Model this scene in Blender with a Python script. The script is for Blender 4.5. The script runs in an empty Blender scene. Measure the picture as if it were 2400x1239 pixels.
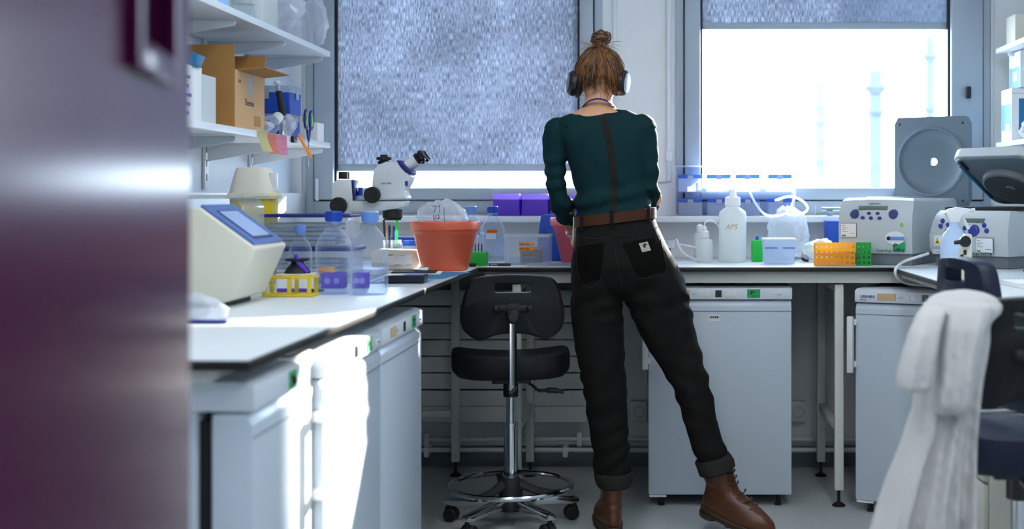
import bpy, bmesh, math, random
from mathutils import Vector, Matrix, noise
S = bpy.context.scene
C = S.collection
D = bpy.data
random.seed(7)
F = 3000.0; VX, VY = 1530.0, 460.0; CH = 1.2      # focal length in pixels, vanishing point, camera height

# ---------------------------------------------------------------- camera, sky, sun, exposure
cd = D.cameras.new('camera'); cam = D.objects.new('camera', cd); C.objects.link(cam)
cam.location = (0, 0, CH); cam.rotation_euler = (math.pi/2, 0, 0)
cd.sensor_width = 36; cd.lens = F/2400*36
cd.shift_x = (1200-VX)/2400; cd.shift_y = (VY-619.5)/2400
cd.clip_start = .05; cd.clip_end = 500
cd.dof.use_dof = True; cd.dof.focus_distance = 4.65; cd.dof.aperture_fstop = 2.6
S.camera = cam
w = D.worlds.new('sky'); S.world = w; w.use_nodes = True
wb = w.node_tree.nodes['Background']; wb.inputs[0].default_value = (.68, .84, 1, 1); wb.inputs[1].default_value = 13.0
sd = D.lights.new('sun', 'SUN'); sun = D.objects.new('sun', sd); C.objects.link(sun)
sd.energy = 26; sd.angle = math.radians(.6); sd.color = (1, .95, .88)
sun.rotation_euler = Vector((-.46, -1, -.335)).to_track_quat('-Z', 'Y').to_euler(); sun.location = (4, 9, 6)
S.view_settings.view_transform = 'Standard'; S.view_settings.look = 'None'
S.view_settings.exposure = 0.55; S.view_settings.gamma = 1; S.view_settings.use_curve_mapping = False
S.cycles.max_bounces = 12; S.cycles.transparent_max_bounces = 24; S.cycles.caustics_reflective = False; S.cycles.caustics_refractive = False
for i, (a, b) in enumerate(((-1.41, -.33), (.21, 1.32))):          # portals guide the daylight through the two windows
    ld = D.lights.new('window_portal', 'AREA'); ld.shape = 'RECTANGLE'; ld.size = b-a; ld.size_y = 1.1
    ld.cycles.is_portal = True
    lo = D.objects.new('window_portal', ld); C.objects.link(lo); lo.location = ((a+b)/2, 5.84, 1.78); lo.rotation_euler = (-math.pi/2, 0, 0)

# ---------------------------------------------------------------- helpers
def X(px, Y): return (px-VX)/F*Y
def Z(py, Y): return CH-(py-VY)/F*Y
def at(px, py, Y): return Vector((X(px, Y), Y, Z(py, Y)))
def col(h):
    v = [int(h[i:i+2], 16)/255 for i in (0, 2, 4)]
    return tuple((c/12.92 if c <= .04045 else ((c+.055)/1.055)**2.4) for c in v)+(1,)
MATS = {}
def pm(name, h, rough=.5, metal=0, var=.06, sc=9, bump=0, bsc=120, spec=.5, stretch=(1, 1, 1), sheen=0, coat=0, emit=0):
    """procedural principled material: noise varies the colour a little, a finer one gives relief"""
    m = D.materials.new(name); m.use_nodes = True; nt = m.node_tree; n = nt.nodes; l = nt.links
    p = n['Principled BSDF']; c = col(h)
    tc = n.new('ShaderNodeTexCoord'); mp = n.new('ShaderNodeMapping'); mp.inputs['Scale'].default_value = stretch
    l.new(tc.outputs['Object'], mp.inputs[0])
    nz = n.new('ShaderNodeTexNoise'); nz.inputs['Scale'].default_value = sc; nz.inputs['Detail'].default_value = 4
    l.new(mp.outputs[0], nz.inputs['Vector'])
    mx = n.new('ShaderNodeMix'); mx.data_type = 'RGBA'
    mx.inputs[6].default_value = tuple(max(0, x*(1-var)) for x in c[:3])+(1,)
    mx.inputs[7].default_value = tuple(min(1, x*(1+var)) for x in c[:3])+(1,)
    l.new(nz.outputs[0], mx.inputs[0]); l.new(mx.outputs[2], p.inputs['Base Color'])
    p.inputs['Roughness'].default_value = rough; p.inputs['Metallic'].default_value = metal
    p.inputs['Specular IOR Level'].default_value = spec
    if sheen: p.inputs['Sheen Weight'].default_value = sheen
    if coat: p.inputs['Coat Weight'].default_value = coat; p.inputs['Coat Roughness'].default_value = .15
    if emit:
        p.inputs['Emission Color'].default_value = c; p.inputs['Emission Strength'].default_value = emit
    if bump:
        n2 = n.new('ShaderNodeTexNoise'); n2.inputs['Scale'].default_value = bsc; n2.inputs['Detail'].default_value = 3
        l.new(mp.outputs[0], n2.inputs['Vector'])
        bp = n.new('ShaderNodeBump'); bp.inputs['Strength'].default_value = bump; bp.inputs['Distance'].default_value = .002
        l.new(n2.outputs[0], bp.inputs['Height']); l.new(bp.outputs[0], p.inputs['Normal'])
    MATS[name] = m; return m
def clear(name, h='ffffff', body=.05, edge=.45, rough=.05, power=2.5):
    """thin clear plastic or glass: see-through face on, mirror-like and milky at grazing angles"""
    m = D.materials.new(name); m.use_nodes = True; nt = m.node_tree; n = nt.nodes; l = nt.links
    for x in list(n):
        if x.type == 'BSDF_PRINCIPLED': n.remove(x)
    out = n['Material Output']; c = col(h)
    t = n.new('ShaderNodeBsdfTransparent'); t.inputs[0].default_value = tuple(.5+.5*x for x in c[:3])+(1,)
    p = n.new('ShaderNodeBsdfPrincipled'); p.inputs['Roughness'].default_value = rough
    nz = n.new('ShaderNodeTexNoise'); nz.inputs['Scale'].default_value = 14
    mc = n.new('ShaderNodeMix'); mc.data_type = 'RGBA'; mc.inputs[6].default_value = tuple(x*.94 for x in c[:3])+(1,); mc.inputs[7].default_value = c
    l.new(nz.outputs[0], mc.inputs[0]); l.new(mc.outputs[2], p.inputs['Base Color'])
    tr = n.new('ShaderNodeBsdfTranslucent'); tr.inputs[0].default_value = c
    pt = n.new('ShaderNodeMixShader'); pt.inputs[0].default_value = .3; l.new(p.outputs[0], pt.inputs[1]); l.new(tr.outputs[0], pt.inputs[2])
    lw = n.new('ShaderNodeLayerWeight'); lw.inputs[0].default_value = .5
    pw = n.new('ShaderNodeMath'); pw.operation = 'POWER'; pw.inputs[1].default_value = power; l.new(lw.outputs['Facing'], pw.inputs[0])
    ma = n.new('ShaderNodeMath'); ma.operation = 'MULTIPLY_ADD'; ma.inputs[1].default_value = edge; ma.inputs[2].default_value = body; ma.use_clamp = True
    l.new(pw.outputs[0], ma.inputs[0])
    mx = n.new('ShaderNodeMixShader'); l.new(ma.outputs[0], mx.inputs[0]); l.new(t.outputs[0], mx.inputs[1]); l.new(pt.outputs[0], mx.inputs[2])
    l.new(mx.outputs[0], out.inputs[0]); MATS[name] = m; return m
def milky(name, h, tl=.5, rough=.4, alpha=0):
    """translucent plastic or paper: part of the light passes through"""
    m = D.materials.new(name); m.use_nodes = True; nt = m.node_tree; n = nt.nodes; l = nt.links
    p = n['Principled BSDF']; c = col(h); p.inputs['Roughness'].default_value = rough
    nz = n.new('ShaderNodeTexNoise'); nz.inputs['Scale'].default_value = 18
    mc = n.new('ShaderNodeMix'); mc.data_type = 'RGBA'; mc.inputs[6].default_value = tuple(x*.93 for x in c[:3])+(1,); mc.inputs[7].default_value = c
    l.new(nz.outputs[0], mc.inputs[0]); l.new(mc.outputs[2], p.inputs['Base Color'])
    tr = n.new('ShaderNodeBsdfTranslucent'); l.new(mc.outputs[2], tr.inputs[0])
    mx = n.new('ShaderNodeMixShader'); mx.inputs[0].default_value = tl
    l.new(p.outputs[0], mx.inputs[1]); l.new(tr.outputs[0], mx.inputs[2]); last = mx
    if alpha:
        t = n.new('ShaderNodeBsdfTransparent'); t.inputs[0].default_value = tuple(.4+.6*x for x in c[:3])+(1,)
        m2 = n.new('ShaderNodeMixShader'); m2.inputs[0].default_value = alpha
        l.new(mx.outputs[0], m2.inputs[1]); l.new(t.outputs[0], m2.inputs[2]); last = m2
    l.new(last.outputs[0], n['Material Output'].inputs[0]); MATS[name] = m; return m

def spl(pts, k=6, closed=False):
    """Catmull-Rom through points"""
    P = [Vector(p) for p in pts]; n = len(P); out = []
    if n < 3: return P
    for i in range(n if closed else n-1):
        g = lambda j: P[j % n] if closed else P[min(max(j, 0), n-1)]
        a, b, c, d = g(i-1), g(i), g(i+1), g(i+2)
        for q in range(k):
            t = q/k
            out.append(.5*((2*b)+(c-a)*t+(2*a-5*b+4*c-d)*t*t+(3*b-a-3*c+d)*t*t*t))
    if not closed: out.append(P[-1])
    return out
class B:
    def __init__(s): s.bm = bmesh.new()
    def _new(s, vs, fs):
        V = [s.bm.verts.new(v) for v in vs]; R = []
        for f in fs:
            try: R.append(s.bm.faces.new([V[i] for i in f]))
            except ValueError: pass
        return V, R
    def box(s, x0, x1, y0, y1, z0, z1, bev=0, seg=2, M=None):
        vs = [Vector((x, y, z)) for z in (z0, z1) for y in (y0, y1) for x in (x0, x1)]
        if M: vs = [M @ v for v in vs]
        V, R = s._new(vs, [(0, 2, 3, 1), (4, 5, 7, 6), (0, 1, 5, 4), (2, 6, 7, 3), (0, 4, 6, 2), (1, 3, 7, 5)])
        if bev: s.bevel(R, bev, seg)
        return s
    def bevel(s, faces, w, seg=2):
        E = list({e for f in faces for e in f.edges})
        bmesh.ops.bevel(s.bm, geom=E, offset=w, segments=seg, profile=.5, affect='EDGES', clamp_overlap=True)
    def loft(s, rings, cap=True, closed=False):
        n = len(rings[0]); V = [s.bm.verts.new(v) for r in rings for v in r]
        m = len(rings)
        for i in range(m if closed else m-1):
            for j in range(n):
                a, b = i*n+j, i*n+(j+1) % n; k = ((i+1) % m)*n
                s.bm.faces.new((V[a], V[b], V[k+(j+1) % n], V[k+j]))
        if cap and not closed:
            s.bm.faces.new(V[:n][::-1]); s.bm.faces.new(V[-n:])
        return s
    def lathe(s, prof, c=(0, 0, 0), n=28, M=None):
        M = M or Matrix.Translation(c); rings = []
        V = []
        for r, z in prof:
            if r < 1e-6: V.append([s.bm.verts.new(M @ Vector((0, 0, z)))])
            else: V.append([s.bm.verts.new(M @ Vector((r*math.cos(2*math.pi*i/n), r*math.sin(2*math.pi*i/n), z))) for i in range(n)])
        for a, b in zip(V, V[1:]):
            for i in range(n):
                j = (i+1) % n
                if len(a) == 1 and len(b) == 1: continue
                if len(a) == 1: s.bm.faces.new((a[0], b[j], b[i]))
                elif len(b) == 1: s.bm.faces.new((a[i], a[j], b[0]))
                else: s.bm.faces.new((a[i], a[j], b[j], b[i]))
        return s
    def cyl(s, p0, p1, r0, r1=None, n=20, bev=0):
        p0, p1 = Vector(p0), Vector(p1); d = p1-p0; L = d.length
        M = Matrix.Translation(p0) @ d.to_track_quat('Z', 'Y').to_matrix().to_4x4()
        r1 = r0 if r1 is None else r1
        pr = [(0, 0), (r0, 0), (r1, L), (0, L)] if not bev else [(0, 0), (r0-bev, 0), (r0, bev), (r1, L-bev), (r1-bev, L), (0, L)]
        return s.lathe(pr, n=n, M=M)
    def tube(s, pts, r, n=8, closed=False, smooth=0, flat=1):
        P = spl(pts, smooth, closed) if smooth else [Vector(p) for p in pts]
        m = len(P); rr = r if isinstance(r, (list, tuple)) else [r]*m
        if len(rr) != m: rr = [rr[min(len(rr)-1, int(i/(m-1)*(len(rr)-1)+.5))] for i in range(m)]
        up = None; rings = []
        for i in range(m):
            t = (P[(i+1) % m]-P[i-1]) if closed else (P[min(i+1, m-1)]-P[max(i-1, 0)])
            if t.length < 1e-9: t = Vector((0, 0, 1))
            t.normalize()
            if up is None: up = t.orthogonal().normalized()
            else:
                up = up-t*up.dot(t); up = up.normalized() if up.length > 1e-6 else t.orthogonal().normalized()
            sd_ = t.cross(up)
            rings.append([P[i]+rr[i]*(up*math.cos(2*math.pi*k/n)+sd_*flat*math.sin(2*math.pi*k/n)) for k in range(n)])
        return s.loft(rings, closed=closed)
    def prism(s, poly, a, b, ax='y', bev=0, seg=2, M=None):
        """polygon extruded along an axis from a to b; poly holds the other two coordinates in xyz order"""
        def pt(u, v, t): return Vector({'x': (t, u, v), 'y': (u, t, v), 'z': (u, v, t)}[ax])
        n = len(poly); vs = [pt(u, v, a) for u, v in poly]+[pt(u, v, b) for u, v in poly]
        if M: vs = [M @ v for v in vs]
        fs = [tuple(range(n))[::-1], tuple(range(n, 2*n))]+[(i, (i+1) % n, n+(i+1) % n, n+i) for i in range(n)]
        V, R = s._new(vs, fs)
        if bev: s.bevel(R, bev, seg)
        return s
    def ball(s, c, r, n=16, M=None):
        r = (r, r, r) if not isinstance(r, (tuple, list)) else r
        T = Matrix.Translation(c) @ (M or Matrix()) @ Matrix.Diagonal((*r, 1))
        pr = [(math.sin(math.pi*i/(n//2)) if 0 < i < n//2 else 0, -math.cos(math.pi*i/(n//2))) for i in range(n//2+1)]
        return s.lathe(pr, n=n, M=T)
    def build(s, name, mat, parent=None, loc=None, ang=35, rz=0, rot=None):
        bmesh.ops.recalc_face_normals(s.bm, faces=s.bm.faces[:])
        me = D.meshes.new(name); s.bm.to_mesh(me); s.bm.free()
        return link(name, me, mat, parent, loc, ang, rz, rot)
def link(name, me, mat, parent=None, loc=None, ang=35, rz=0, rot=None):
    me.materials.clear(); me.materials.append(MATS[mat] if isinstance(mat, str) else mat)
    for p in me.polygons: p.use_smooth = True
    me.set_sharp_from_angle(angle=math.radians(ang))
    o = D.objects.new(name, me); C.objects.link(o)
    if parent: o.parent = parent
    if loc is not None: o.location = loc
    o.rotation_euler = rot if rot is not None else (0, 0, rz)
    return o
def tag(o, label, cat, group=None):
    o['label'] = label; o['category'] = cat
    if group: o['group'] = group
    return o
def thing(name, label, cat, loc=(0, 0, 0), rz=0, group=None):
    o = D.objects.new(name, None); C.objects.link(o); o.location = loc; o.rotation_euler = (0, 0, rz); o.empty_display_size = .05
    return tag(o, label, cat, group)
def struct(o): o['kind'] = 'structure'; return o
def dup(o, loc=None, rz=None, label=None, parent=None):
    c = o.copy(); C.objects.link(c)
    if parent: c.parent = parent
    if loc is not None: c.location = loc
    if rz is not None: c.rotation_euler = (0, 0, rz)
    if label: c['label'] = label
    for ch in o.children: dup(ch, parent=c)
    return c
def same(o, loc, parent=None, rz=0):
    """another object sharing the mesh of o"""
    c = D.objects.new(o.name.split('.')[0], o.data); C.objects.link(c); c.location = loc; c.parent = parent; c.rotation_euler = (0, 0, rz)
    return c
def text(body, size, mat, parent, loc, rot=(math.pi/2, 0, 0), name='lettering', ext=.0004, al='LEFT', shear=0, sx=1):
    cu = D.curves.new('t', 'FONT'); cu.body = body; cu.size = size; cu.extrude = ext; cu.align_x = al; cu.shear = shear; cu.resolution_u = 3
    t = D.objects.new('t', cu); C.objects.link(t)
    dg = bpy.context.evaluated_depsgraph_get(); me = D.meshes.new_from_object(t.evaluated_get(dg)); me.name = name
    D.objects.remove(t); D.curves.remove(cu)
    o = link(name, me, mat, parent, loc, rot=rot); o.scale = (sx, 1, 1); return o
def fuse(b, voxel, smooth=3, disp=None, name='m'):
    """overlapping closed shapes -> one continuous skin"""
    bmesh.ops.recalc_face_normals(b.bm, faces=b.bm.faces[:])
    me = D.meshes.new(name); b.bm.to_mesh(me); b.bm.free()
    o = D.objects.new('t', me); C.objects.link(o)
    r = o.modifiers.new('r', 'REMESH'); r.mode = 'VOXEL'; r.voxel_size = voxel; r.use_smooth_shade = True
    if smooth:
        sm = o.modifiers.new('s', 'SMOOTH'); sm.factor = .5; sm.iterations = smooth
    dg = bpy.context.evaluated_depsgraph_get(); m2 = D.meshes.new_from_object(o.evaluated_get(dg)); m2.name = name
    D.objects.remove(o); D.meshes.remove(me)
    if disp:
        new = [v.co+v.normal*disp(v.co) for v in m2.vertices]
        m2.vertices.foreach_set('co', [c for v in new for c in v])
    return m2
def ell(cx, cy, z, a, b, n=20, e=2.2, rot=0):
    """superellipse ring at height z"""
    R = []
    for i in range(n):
        t = 2*math.pi*i/n; c, s_ = math.cos(t), math.sin(t)
        R.append(Vector((cx+a*math.copysign(abs(c)**(2/e), c), cy+b*math.copysign(abs(s_)**(2/e), s_), z)))
    return R
def rrect(x0, x1, y0, y1, r, k=4):
    """rounded rectangle polygon"""
    o = []
    for cx, cy, a0 in ((x1-r, y0+r, -90), (x1-r, y1-r, 0), (x0+r, y1-r, 90), (x0+r, y0+r, 180)):
        for i in range(k+1):
            a = math.radians(a0+90*i/k); o.append((cx+r*math.cos(a), cy+r*math.sin(a)))
    return o

# ---------------------------------------------------------------- materials
pm('wall', 'd9e2ec', .7, bump=.05, var=.03); pm('wall_offwhite', 'eff2f2', .7, bump=.05, var=.03)  # back wall has its own even off-white, paler than the side walls
pm('ceiling', 'e6e8ea', .8); pm('floor', 'b4b8b8', .42, var=.22, sc=60, bump=.06, bsc=300)
pm('frame', 'a9b6c1', .35, var=.03); pm('frame_white', 'e2e8ec', .45, var=.03); pm('gasket', '101418', .6)
pm('ledge', 'dfe4e8', .4, var=.03); pm('rad', 'e2e6e3', .4, var=.03); pm('pipe', 'dde3e3', .35, var=.03)
pm('steel_white', 'd8dad2', .4, var=.04); pm('black', '0d0f12', .45); pm('blackmatte', '101214', .65); pm('blackgloss', '08090b', .2)
pm('worktop', 'dde3e6', .28, var=.025, sc=4); pm('core', '14110f', .4)
pm('fridge', 'c6d1dc', .32, var=.02, sc=3); pm('fridge_panel', 'dbe2ea', .35, var=.02); pm('gapdark', '06080a', .7)
pm('chrome', 'cfd2d6', .13, 1, var=.05); pm('steel', '9a9ea3', .3, 1)
pm('seat_pu', '101318', .5, spec=.3, bump=.12, bsc=500); pm('seat_blue', '0b1830', .5, spec=.35, bump=.1, bsc=500)
pm('white_pl', 'e4e6e6', .35, var=.03); pm('cream', 'd9d6c4', .4, var=.03); pm('paper', 'e8eaea', .7, var=.03); pm('paper_cream', 'e6e0d0', .7, var=.04)
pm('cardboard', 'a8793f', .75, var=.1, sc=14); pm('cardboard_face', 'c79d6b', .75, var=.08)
pm('blue', '1747b0', .4); pm('blue_dark', '13206e', .4); pm('blue_light', '6f95d6', .4); pm('teal_box', '0f6f9e', .5); pm('sky_box', '8fbdec', .5)
pm('purple_door', '441036', .22, var=.05, sc=3); MATS['purple_door'].node_tree.nodes['Principled BSDF'].inputs['IOR'].default_value = 1.13; pm('doorframe', '4a4260', .5); pm('yellow', 'd8bd1e', .4); pm('yellow_pale', 'ddd5a0', .45)
pm('orange_tape', 'f08a1e', .6); pm('tape_tan', 'cfae86', .65); pm('green_tape', '1fa35c', .55); pm('pink_note', 'f0a6c0', .7); pm('salmon_note', 'f39a84', .7); pm('yellow_note', 'ece3a8', .7)
pm('ink', '20242c', .6); pm('greytext', '6a707a', .6); pm('screen', '9fb4de', .2, var=.15, sc=5); pm('bezel', '4d6bb0', .3); pm('lcd', '6f7872', .25); pm('lcd_dark', '20282a', .25)
pm('cent', 'c3cacc', .38, var=.02); pm('cent_dark', '6d757b', .45, var=.03); pm('cent_lid', '66747f', .42, var=.04); pm('knob', '3c4a80', .4); pm('button', '2d3f95', .35)
pm('lightgreen', '8fd06a', .4); pm('warn', 'e8c81e', .5); pm('orange_pl', 'de6344', .38, var=.05); pm('pink_pl', 'd9566e', .38, var=.05)
pm('scope', 'd4d8dc', .35, var=.02); pm('purple', '5b36b8', .35); pm('purple_lid', 'a894e0', .35)
pm('skin', 'd39c76', .5, var=.06, sc=20, bump=.05); pm('shirt', '0a2c30', .8, var=.12, sc=40, bump=.1, bsc=900, spec=.15)
pm('shirt_strip', '2a2520', .85, var=.1); pm('jeans', '181716', .85, var=.55, sc=6, bump=.25, bsc=700, stretch=(1, 1, .5), spec=.12); pm('jeans_cuff', '2a2826', .85, spec=.15, var=.2, bump=.25, bsc=700)
pm('seam', '3a3734', .85); pm('belt', '42200f', .5, spec=.25, var=.12, bump=.08); pm('leather', '552d13', .34, var=.2, sc=12, bump=.06, bsc=200); pm('sole', '3a2c18', .7, var=.1)
pm('hair', '4a2d17', .45, var=.3, sc=30); pm('hair_light', '8a5a2c', .42, var=.25, sc=30); pm('lanyard', '1a2766', .6); pm('eye', 'e8e4e0', .2); pm('lip', 'a8594e', .45)
pm('coat', 'bcbbba', .85, var=.04, bump=.1, bsc=500); pm('mast', '434c58', .8, var=.3, sc=2, spec=0); pm('ground', '8f9499', .9)
pm('tape_label', 'e2c89a', .6); pm('drawer', 'cfcdc0', .45); pm('silver', 'b8bcc0', .3, .9); pm('metal_dark', '2b2e33', .35, .8)
clear('glass', 'e8f0ff', .04, .55, .03, 2.2); clear('pane', 'ffffff', .03, .25, .02, 4); clear('clearbox', 'e8eef6', .11, .5, .15, 1.6); clear('bagfilm', 'eef2f8', .32, .6, .12, 1.3); clear('water', 'dfe8f4', .03, .1, .05, 2)
milky('hdpe', 'f0f4f2', .45); milky('hdpe_cap', 'f4f6f6', .25); milky('boxmilky', 'd6e2f2', .55, .35, .35); milky('green_pl', '3ddc64', .5, .3, .15); milky('orange_rack', 'ffcf55', .55, .35, .1); milky('green_rack', '3fcb60', .5, .35, .1)
milky('purple_tr', '8557e2', .5); milky('purple_backlit', 'c9b4fa', .6); milky('blue_tr', '2458c8', .35, .35); milky('bluelid_tr', '4f86e0', .5, .4, .1); milky('agar', 'e6cf9a', .5); milky('frost', 'dfe4e6', .4, .4, .3)
milky('tubing', 'eef2f6', .5, .3)
def blind_mat():
    m = D.materials.new('blind_fabric'); m.use_nodes = True; nt = m.node_tree; n = nt.nodes; l = nt.links
    n.remove(n['Principled BSDF'])
    tc = n.new('ShaderNodeTexCoord'); mp = n.new('ShaderNodeMapping'); mp.inputs['Scale'].default_value = (270, 1, 34); l.new(tc.outputs['Object'], mp.inputs[0])
    a = n.new('ShaderNodeTexNoise'); a.inputs['Scale'].default_value = 1; a.inputs['Detail'].default_value = 3; l.new(mp.outputs[0], a.inputs['Vector'])
    mp2 = n.new('ShaderNodeMapping'); mp2.inputs['Scale'].default_value = (3, 1, 2.5); l.new(tc.outputs['Object'], mp2.inputs[0])
    b2 = n.new('ShaderNodeTexNoise'); b2.inputs['Scale'].default_value = 1; b2.inputs['Detail'].default_value = 2; l.new(mp2.outputs[0], b2.inputs['Vector'])
    ad = n.new('ShaderNodeMath'); ad.operation = 'MULTIPLY_ADD'; ad.inputs[1].default_value = .35; l.new(b2.outputs[0], ad.inputs[0]); l.new(a.outputs[0], ad.inputs[2])
    r = n.new('ShaderNodeValToRGB'); r.color_ramp.elements[0].position = .52; r.color_ramp.elements[1].position = .86
    r.color_ramp.elements[0].color = (.034, .039, .050, 1); r.color_ramp.elements[1].color = (.165, .182, .212, 1); l.new(ad.outputs[0], r.inputs[0])
    tr = n.new('ShaderNodeBsdfTranslucent'); df = n.new('ShaderNodeBsdfDiffuse'); df.inputs[0].default_value = (.25, .29, .36, 1)
    l.new(r.outputs[0], tr.inputs[0]); ash = n.new('ShaderNodeAddShader'); l.new(tr.outputs[0], ash.inputs[0]); l.new(df.outputs[0], ash.inputs[1]); l.new(ash.outputs[0], n['Material Output'].inputs[0])
    MATS['blind_fabric'] = m
blind_mat()
pm('lamp_diffuser', 'ffffff', .5, emit=1)
MATS['lamp_diffuser'].node_tree.nodes['Principled BSDF'].inputs['Emission Color'].default_value = (.92, .97, 1, 1)
MATS['lamp_diffuser'].node_tree.nodes['Principled BSDF'].inputs['Emission Strength'].default_value = 8.5
# ---------------------------------------------------------------- room shell
LW, RW, WY, CZ, FY = -1.6, 1.85, 5.70, 2.7, -1.6
GL = ((X(787, WY), X(1357, WY)), (X(1643, WY), X(2224, WY)))       # glazed spans
OP = ((X(718, WY), X(1412, WY)), (X(1583, WY), X(2322, WY)))       # wall openings
GZ0, GZ1 = Z(440, WY), 2.32
OZ0, OZ1 = Z(500, WY), 2.42
struct(B().box(LW-.2, RW+.2, FY-.2, WY+.2, -.1, 0).build('floor', 'floor'))
struct(B().box(LW-.2, RW+.2, FY-.2, WY+.2, CZ, CZ+.1).build('ceiling', 'ceiling'))
struct(B().box(LW-.12, LW, FY, WY+.15, 0, CZ).build('wall_left', 'wall'))
struct(B().box(RW, RW+.12, FY, WY+.15, 0, CZ).build('wall_right', 'wall'))
struct(B().box(LW-.12, RW+.12, FY-.12, FY, 0, CZ).build('wall_front', 'wall'))
b = B(); y1 = WY+.15
for x0, x1 in ((LW, OP[0][0]), (OP[0][1], OP[1][0]), (OP[1][1], RW)): b.box(x0, x1, WY, y1, 0, CZ)
for x0, x1 in OP: b.box(x0, x1, WY, y1, 0, OZ0).box(x0, x1, WY, y1, OZ1, CZ)
struct(b.build('wall_back', 'wall_offwhite'))
struct(B().box(LW, -.42, .46, .56, 0, CZ).build('wall_doorway', 'wall'))     # stub that carries the purple door
struct(B().box(2.52, 6, 9, 9.4, -6, 9).build('wall_added_sun_block', 'wall'))                  # added unseen wall that cuts the sunlight on the left fridges
struct(B().box(-40, 40, 7, 120, -6.2, -6).build('ground', 'ground'))
def window(name, o, g, mull):
    ox0, ox1 = o; gx0, gx1 = g
    b = B()                                             # outer frame
    f = .035
    b.box(ox0, ox0+f, WY-.012, WY+.09, OZ0, OZ1, .003).box(ox1-f, ox1, WY-.012, WY+.09, OZ0, OZ1, .003)
    b.box(ox0+f, ox1-f, WY-.012, WY+.09, OZ0, OZ0+.055, .003).box(ox0+f, ox1-f, WY-.012, WY+.09, OZ1-f, OZ1, .003)
    b.box(ox0+f, gx0-.004, WY+.062, WY+.09, OZ0+.055, OZ1-f).box(gx1+.004, ox1-f, WY+.062, WY+.09, OZ0+.055, OZ1-f).box(gx0-.004, gx1+.004, WY+.065, WY+.09, OZ0+.055, GZ0-.001).box(gx0-.004, gx1+.004, WY+.065, WY+.09, GZ1+.001, OZ1-f)
    w_ = struct(b.build(name, 'frame'))
    b = B()                                             # sash
    b.box(ox0+f+.006, gx0-.004, WY-.03, WY+.06, OZ0+.061, OZ1-f-.006, .006).box(gx1+.004, ox1-f-.006, WY-.03, WY+.06, OZ0+.061, OZ1-f-.006, .006)
    b.box(gx0-.004, gx1+.004, WY-.03, WY+.06, OZ0+.061, GZ0, .006).box(gx0-.004, gx1+.004, WY-.03, WY+.06, GZ1, OZ1-f-.006, .006)
    b.build('sash', 'frame', w_)
    b = B()
    for a, c in ((gx0-.006, gx0+.006), (gx1-.006, gx1+.006)): b.box(a, c, WY-.005, WY+.05, GZ0, GZ1)
    b.build('gasket', 'gasket', w_)
    B().box(gx0, gx1, WY+.055, WY+.063, GZ0, GZ1).build('pane', 'pane', w_)
    return w_
w1 = window('window_1', OP[0], GL[0], 0); w2 = window('window_2', OP[1], GL[1], 0)
b = B().box(X(745, WY), X(752, WY), WY-.045, WY-.03, Z(470, WY), Z(418, WY), .003); b.build('hinge', 'frame_white', w1)
b = B().box(X(2259, WY), X(2269, WY), WY-.06, WY-.03, Z(232, WY), Z(205, WY), .004); b.build('handle', 'metal_dark', w2)
# trims: ledge under the windows, pilaster, conduit, white jamb
struct(B().box(LW+.001, RW-.001, WY-.17, WY-.001, Z(521, 5.53), Z(506, 5.53), .004).build('trim_1', 'ledge'))
struct(B().box(X(683, WY), X(711, WY), WY-.03, WY-.001, Z(506, 5.53)+.001, CZ-.001, .004).build('trim_2', 'frame_white'))
t3 = struct(B().box(X(1562, WY), X(1572, WY), WY-.02, WY-.001, Z(425, WY), CZ-.001, .003).build('trim_3', 'frame_white'))
B().box(X(1560, WY), X(1575, WY), WY-.028, WY-.021, Z(378, WY), Z(355, WY), .003).build('junction_box', 'white_pl', t3)
B().box(X(1500, WY), X(1561, WY), WY-.016, WY-.001, Z(427, WY), Z(421, WY), .002).build('conduit', 'white_pl', t3)
struct(B().box(X(1436, WY), X(1445, WY), WY-.012, WY-.001, Z(500, WY), CZ-.001, .003).build('trim_4', 'frame_white'))
struct(B().box(X(2318, WY), X(2327, WY), WY-.012, WY-.001, Z(480, WY), CZ-.001, .003).build('trim_5', 'frame_white'))
struct(B().box(LW+.001, RW-.001, WY-.014, WY-.001, .001, .09, .003).build('baseboard_back', 'cent_dark'))
# wall trunking with sockets on the left wall
t6 = struct(B().box(LW+.001, LW+.055, 2.6, WY-.01, 1.06, 1.215, .004).build('trim_6', 'ledge'))
for yy in (3.62, 3.74, 4.6):
    s_ = B().box(LW+.056, LW+.064, yy-.04, yy+.04, 1.085, 1.165, .004).build('socket', 'white_pl', t6)
    B().cyl((LW+.0645, yy, 1.125), (LW+.066, yy, 1.125), .02, n=16).build('socket_face', 'cent', s_)
# room ceiling lamps (above the frame); rear pair is added fill light
for i, (x, y) in enumerate(((-.45, 3.1), (.75, 3.1), (-.45, 1.1), (.75, 1.1), (-.45, -.7), (.75, -.7))):
    t = thing('ceiling_lamp', ('long ceiling lamp above the left bench', 'long ceiling lamp above the right bench', 'long ceiling lamp beside the purple door', 'long ceiling lamp at the entrance on the right', 'added fill lamp on the ceiling behind the viewer on the left', 'added fill lamp on the ceiling behind the viewer on the right')[i], 'lamp', (x, y, CZ-.001), 0, 'ceiling lamps')
    B().box(-.16, .16, -.62, .62, -.05, 0, .004).build('housing', 'white_pl', t)
    B().box(-.14, .14, -.6, .6, -.058, -.051, .002).build('diffuser', 'lamp_diffuser', t)
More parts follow.
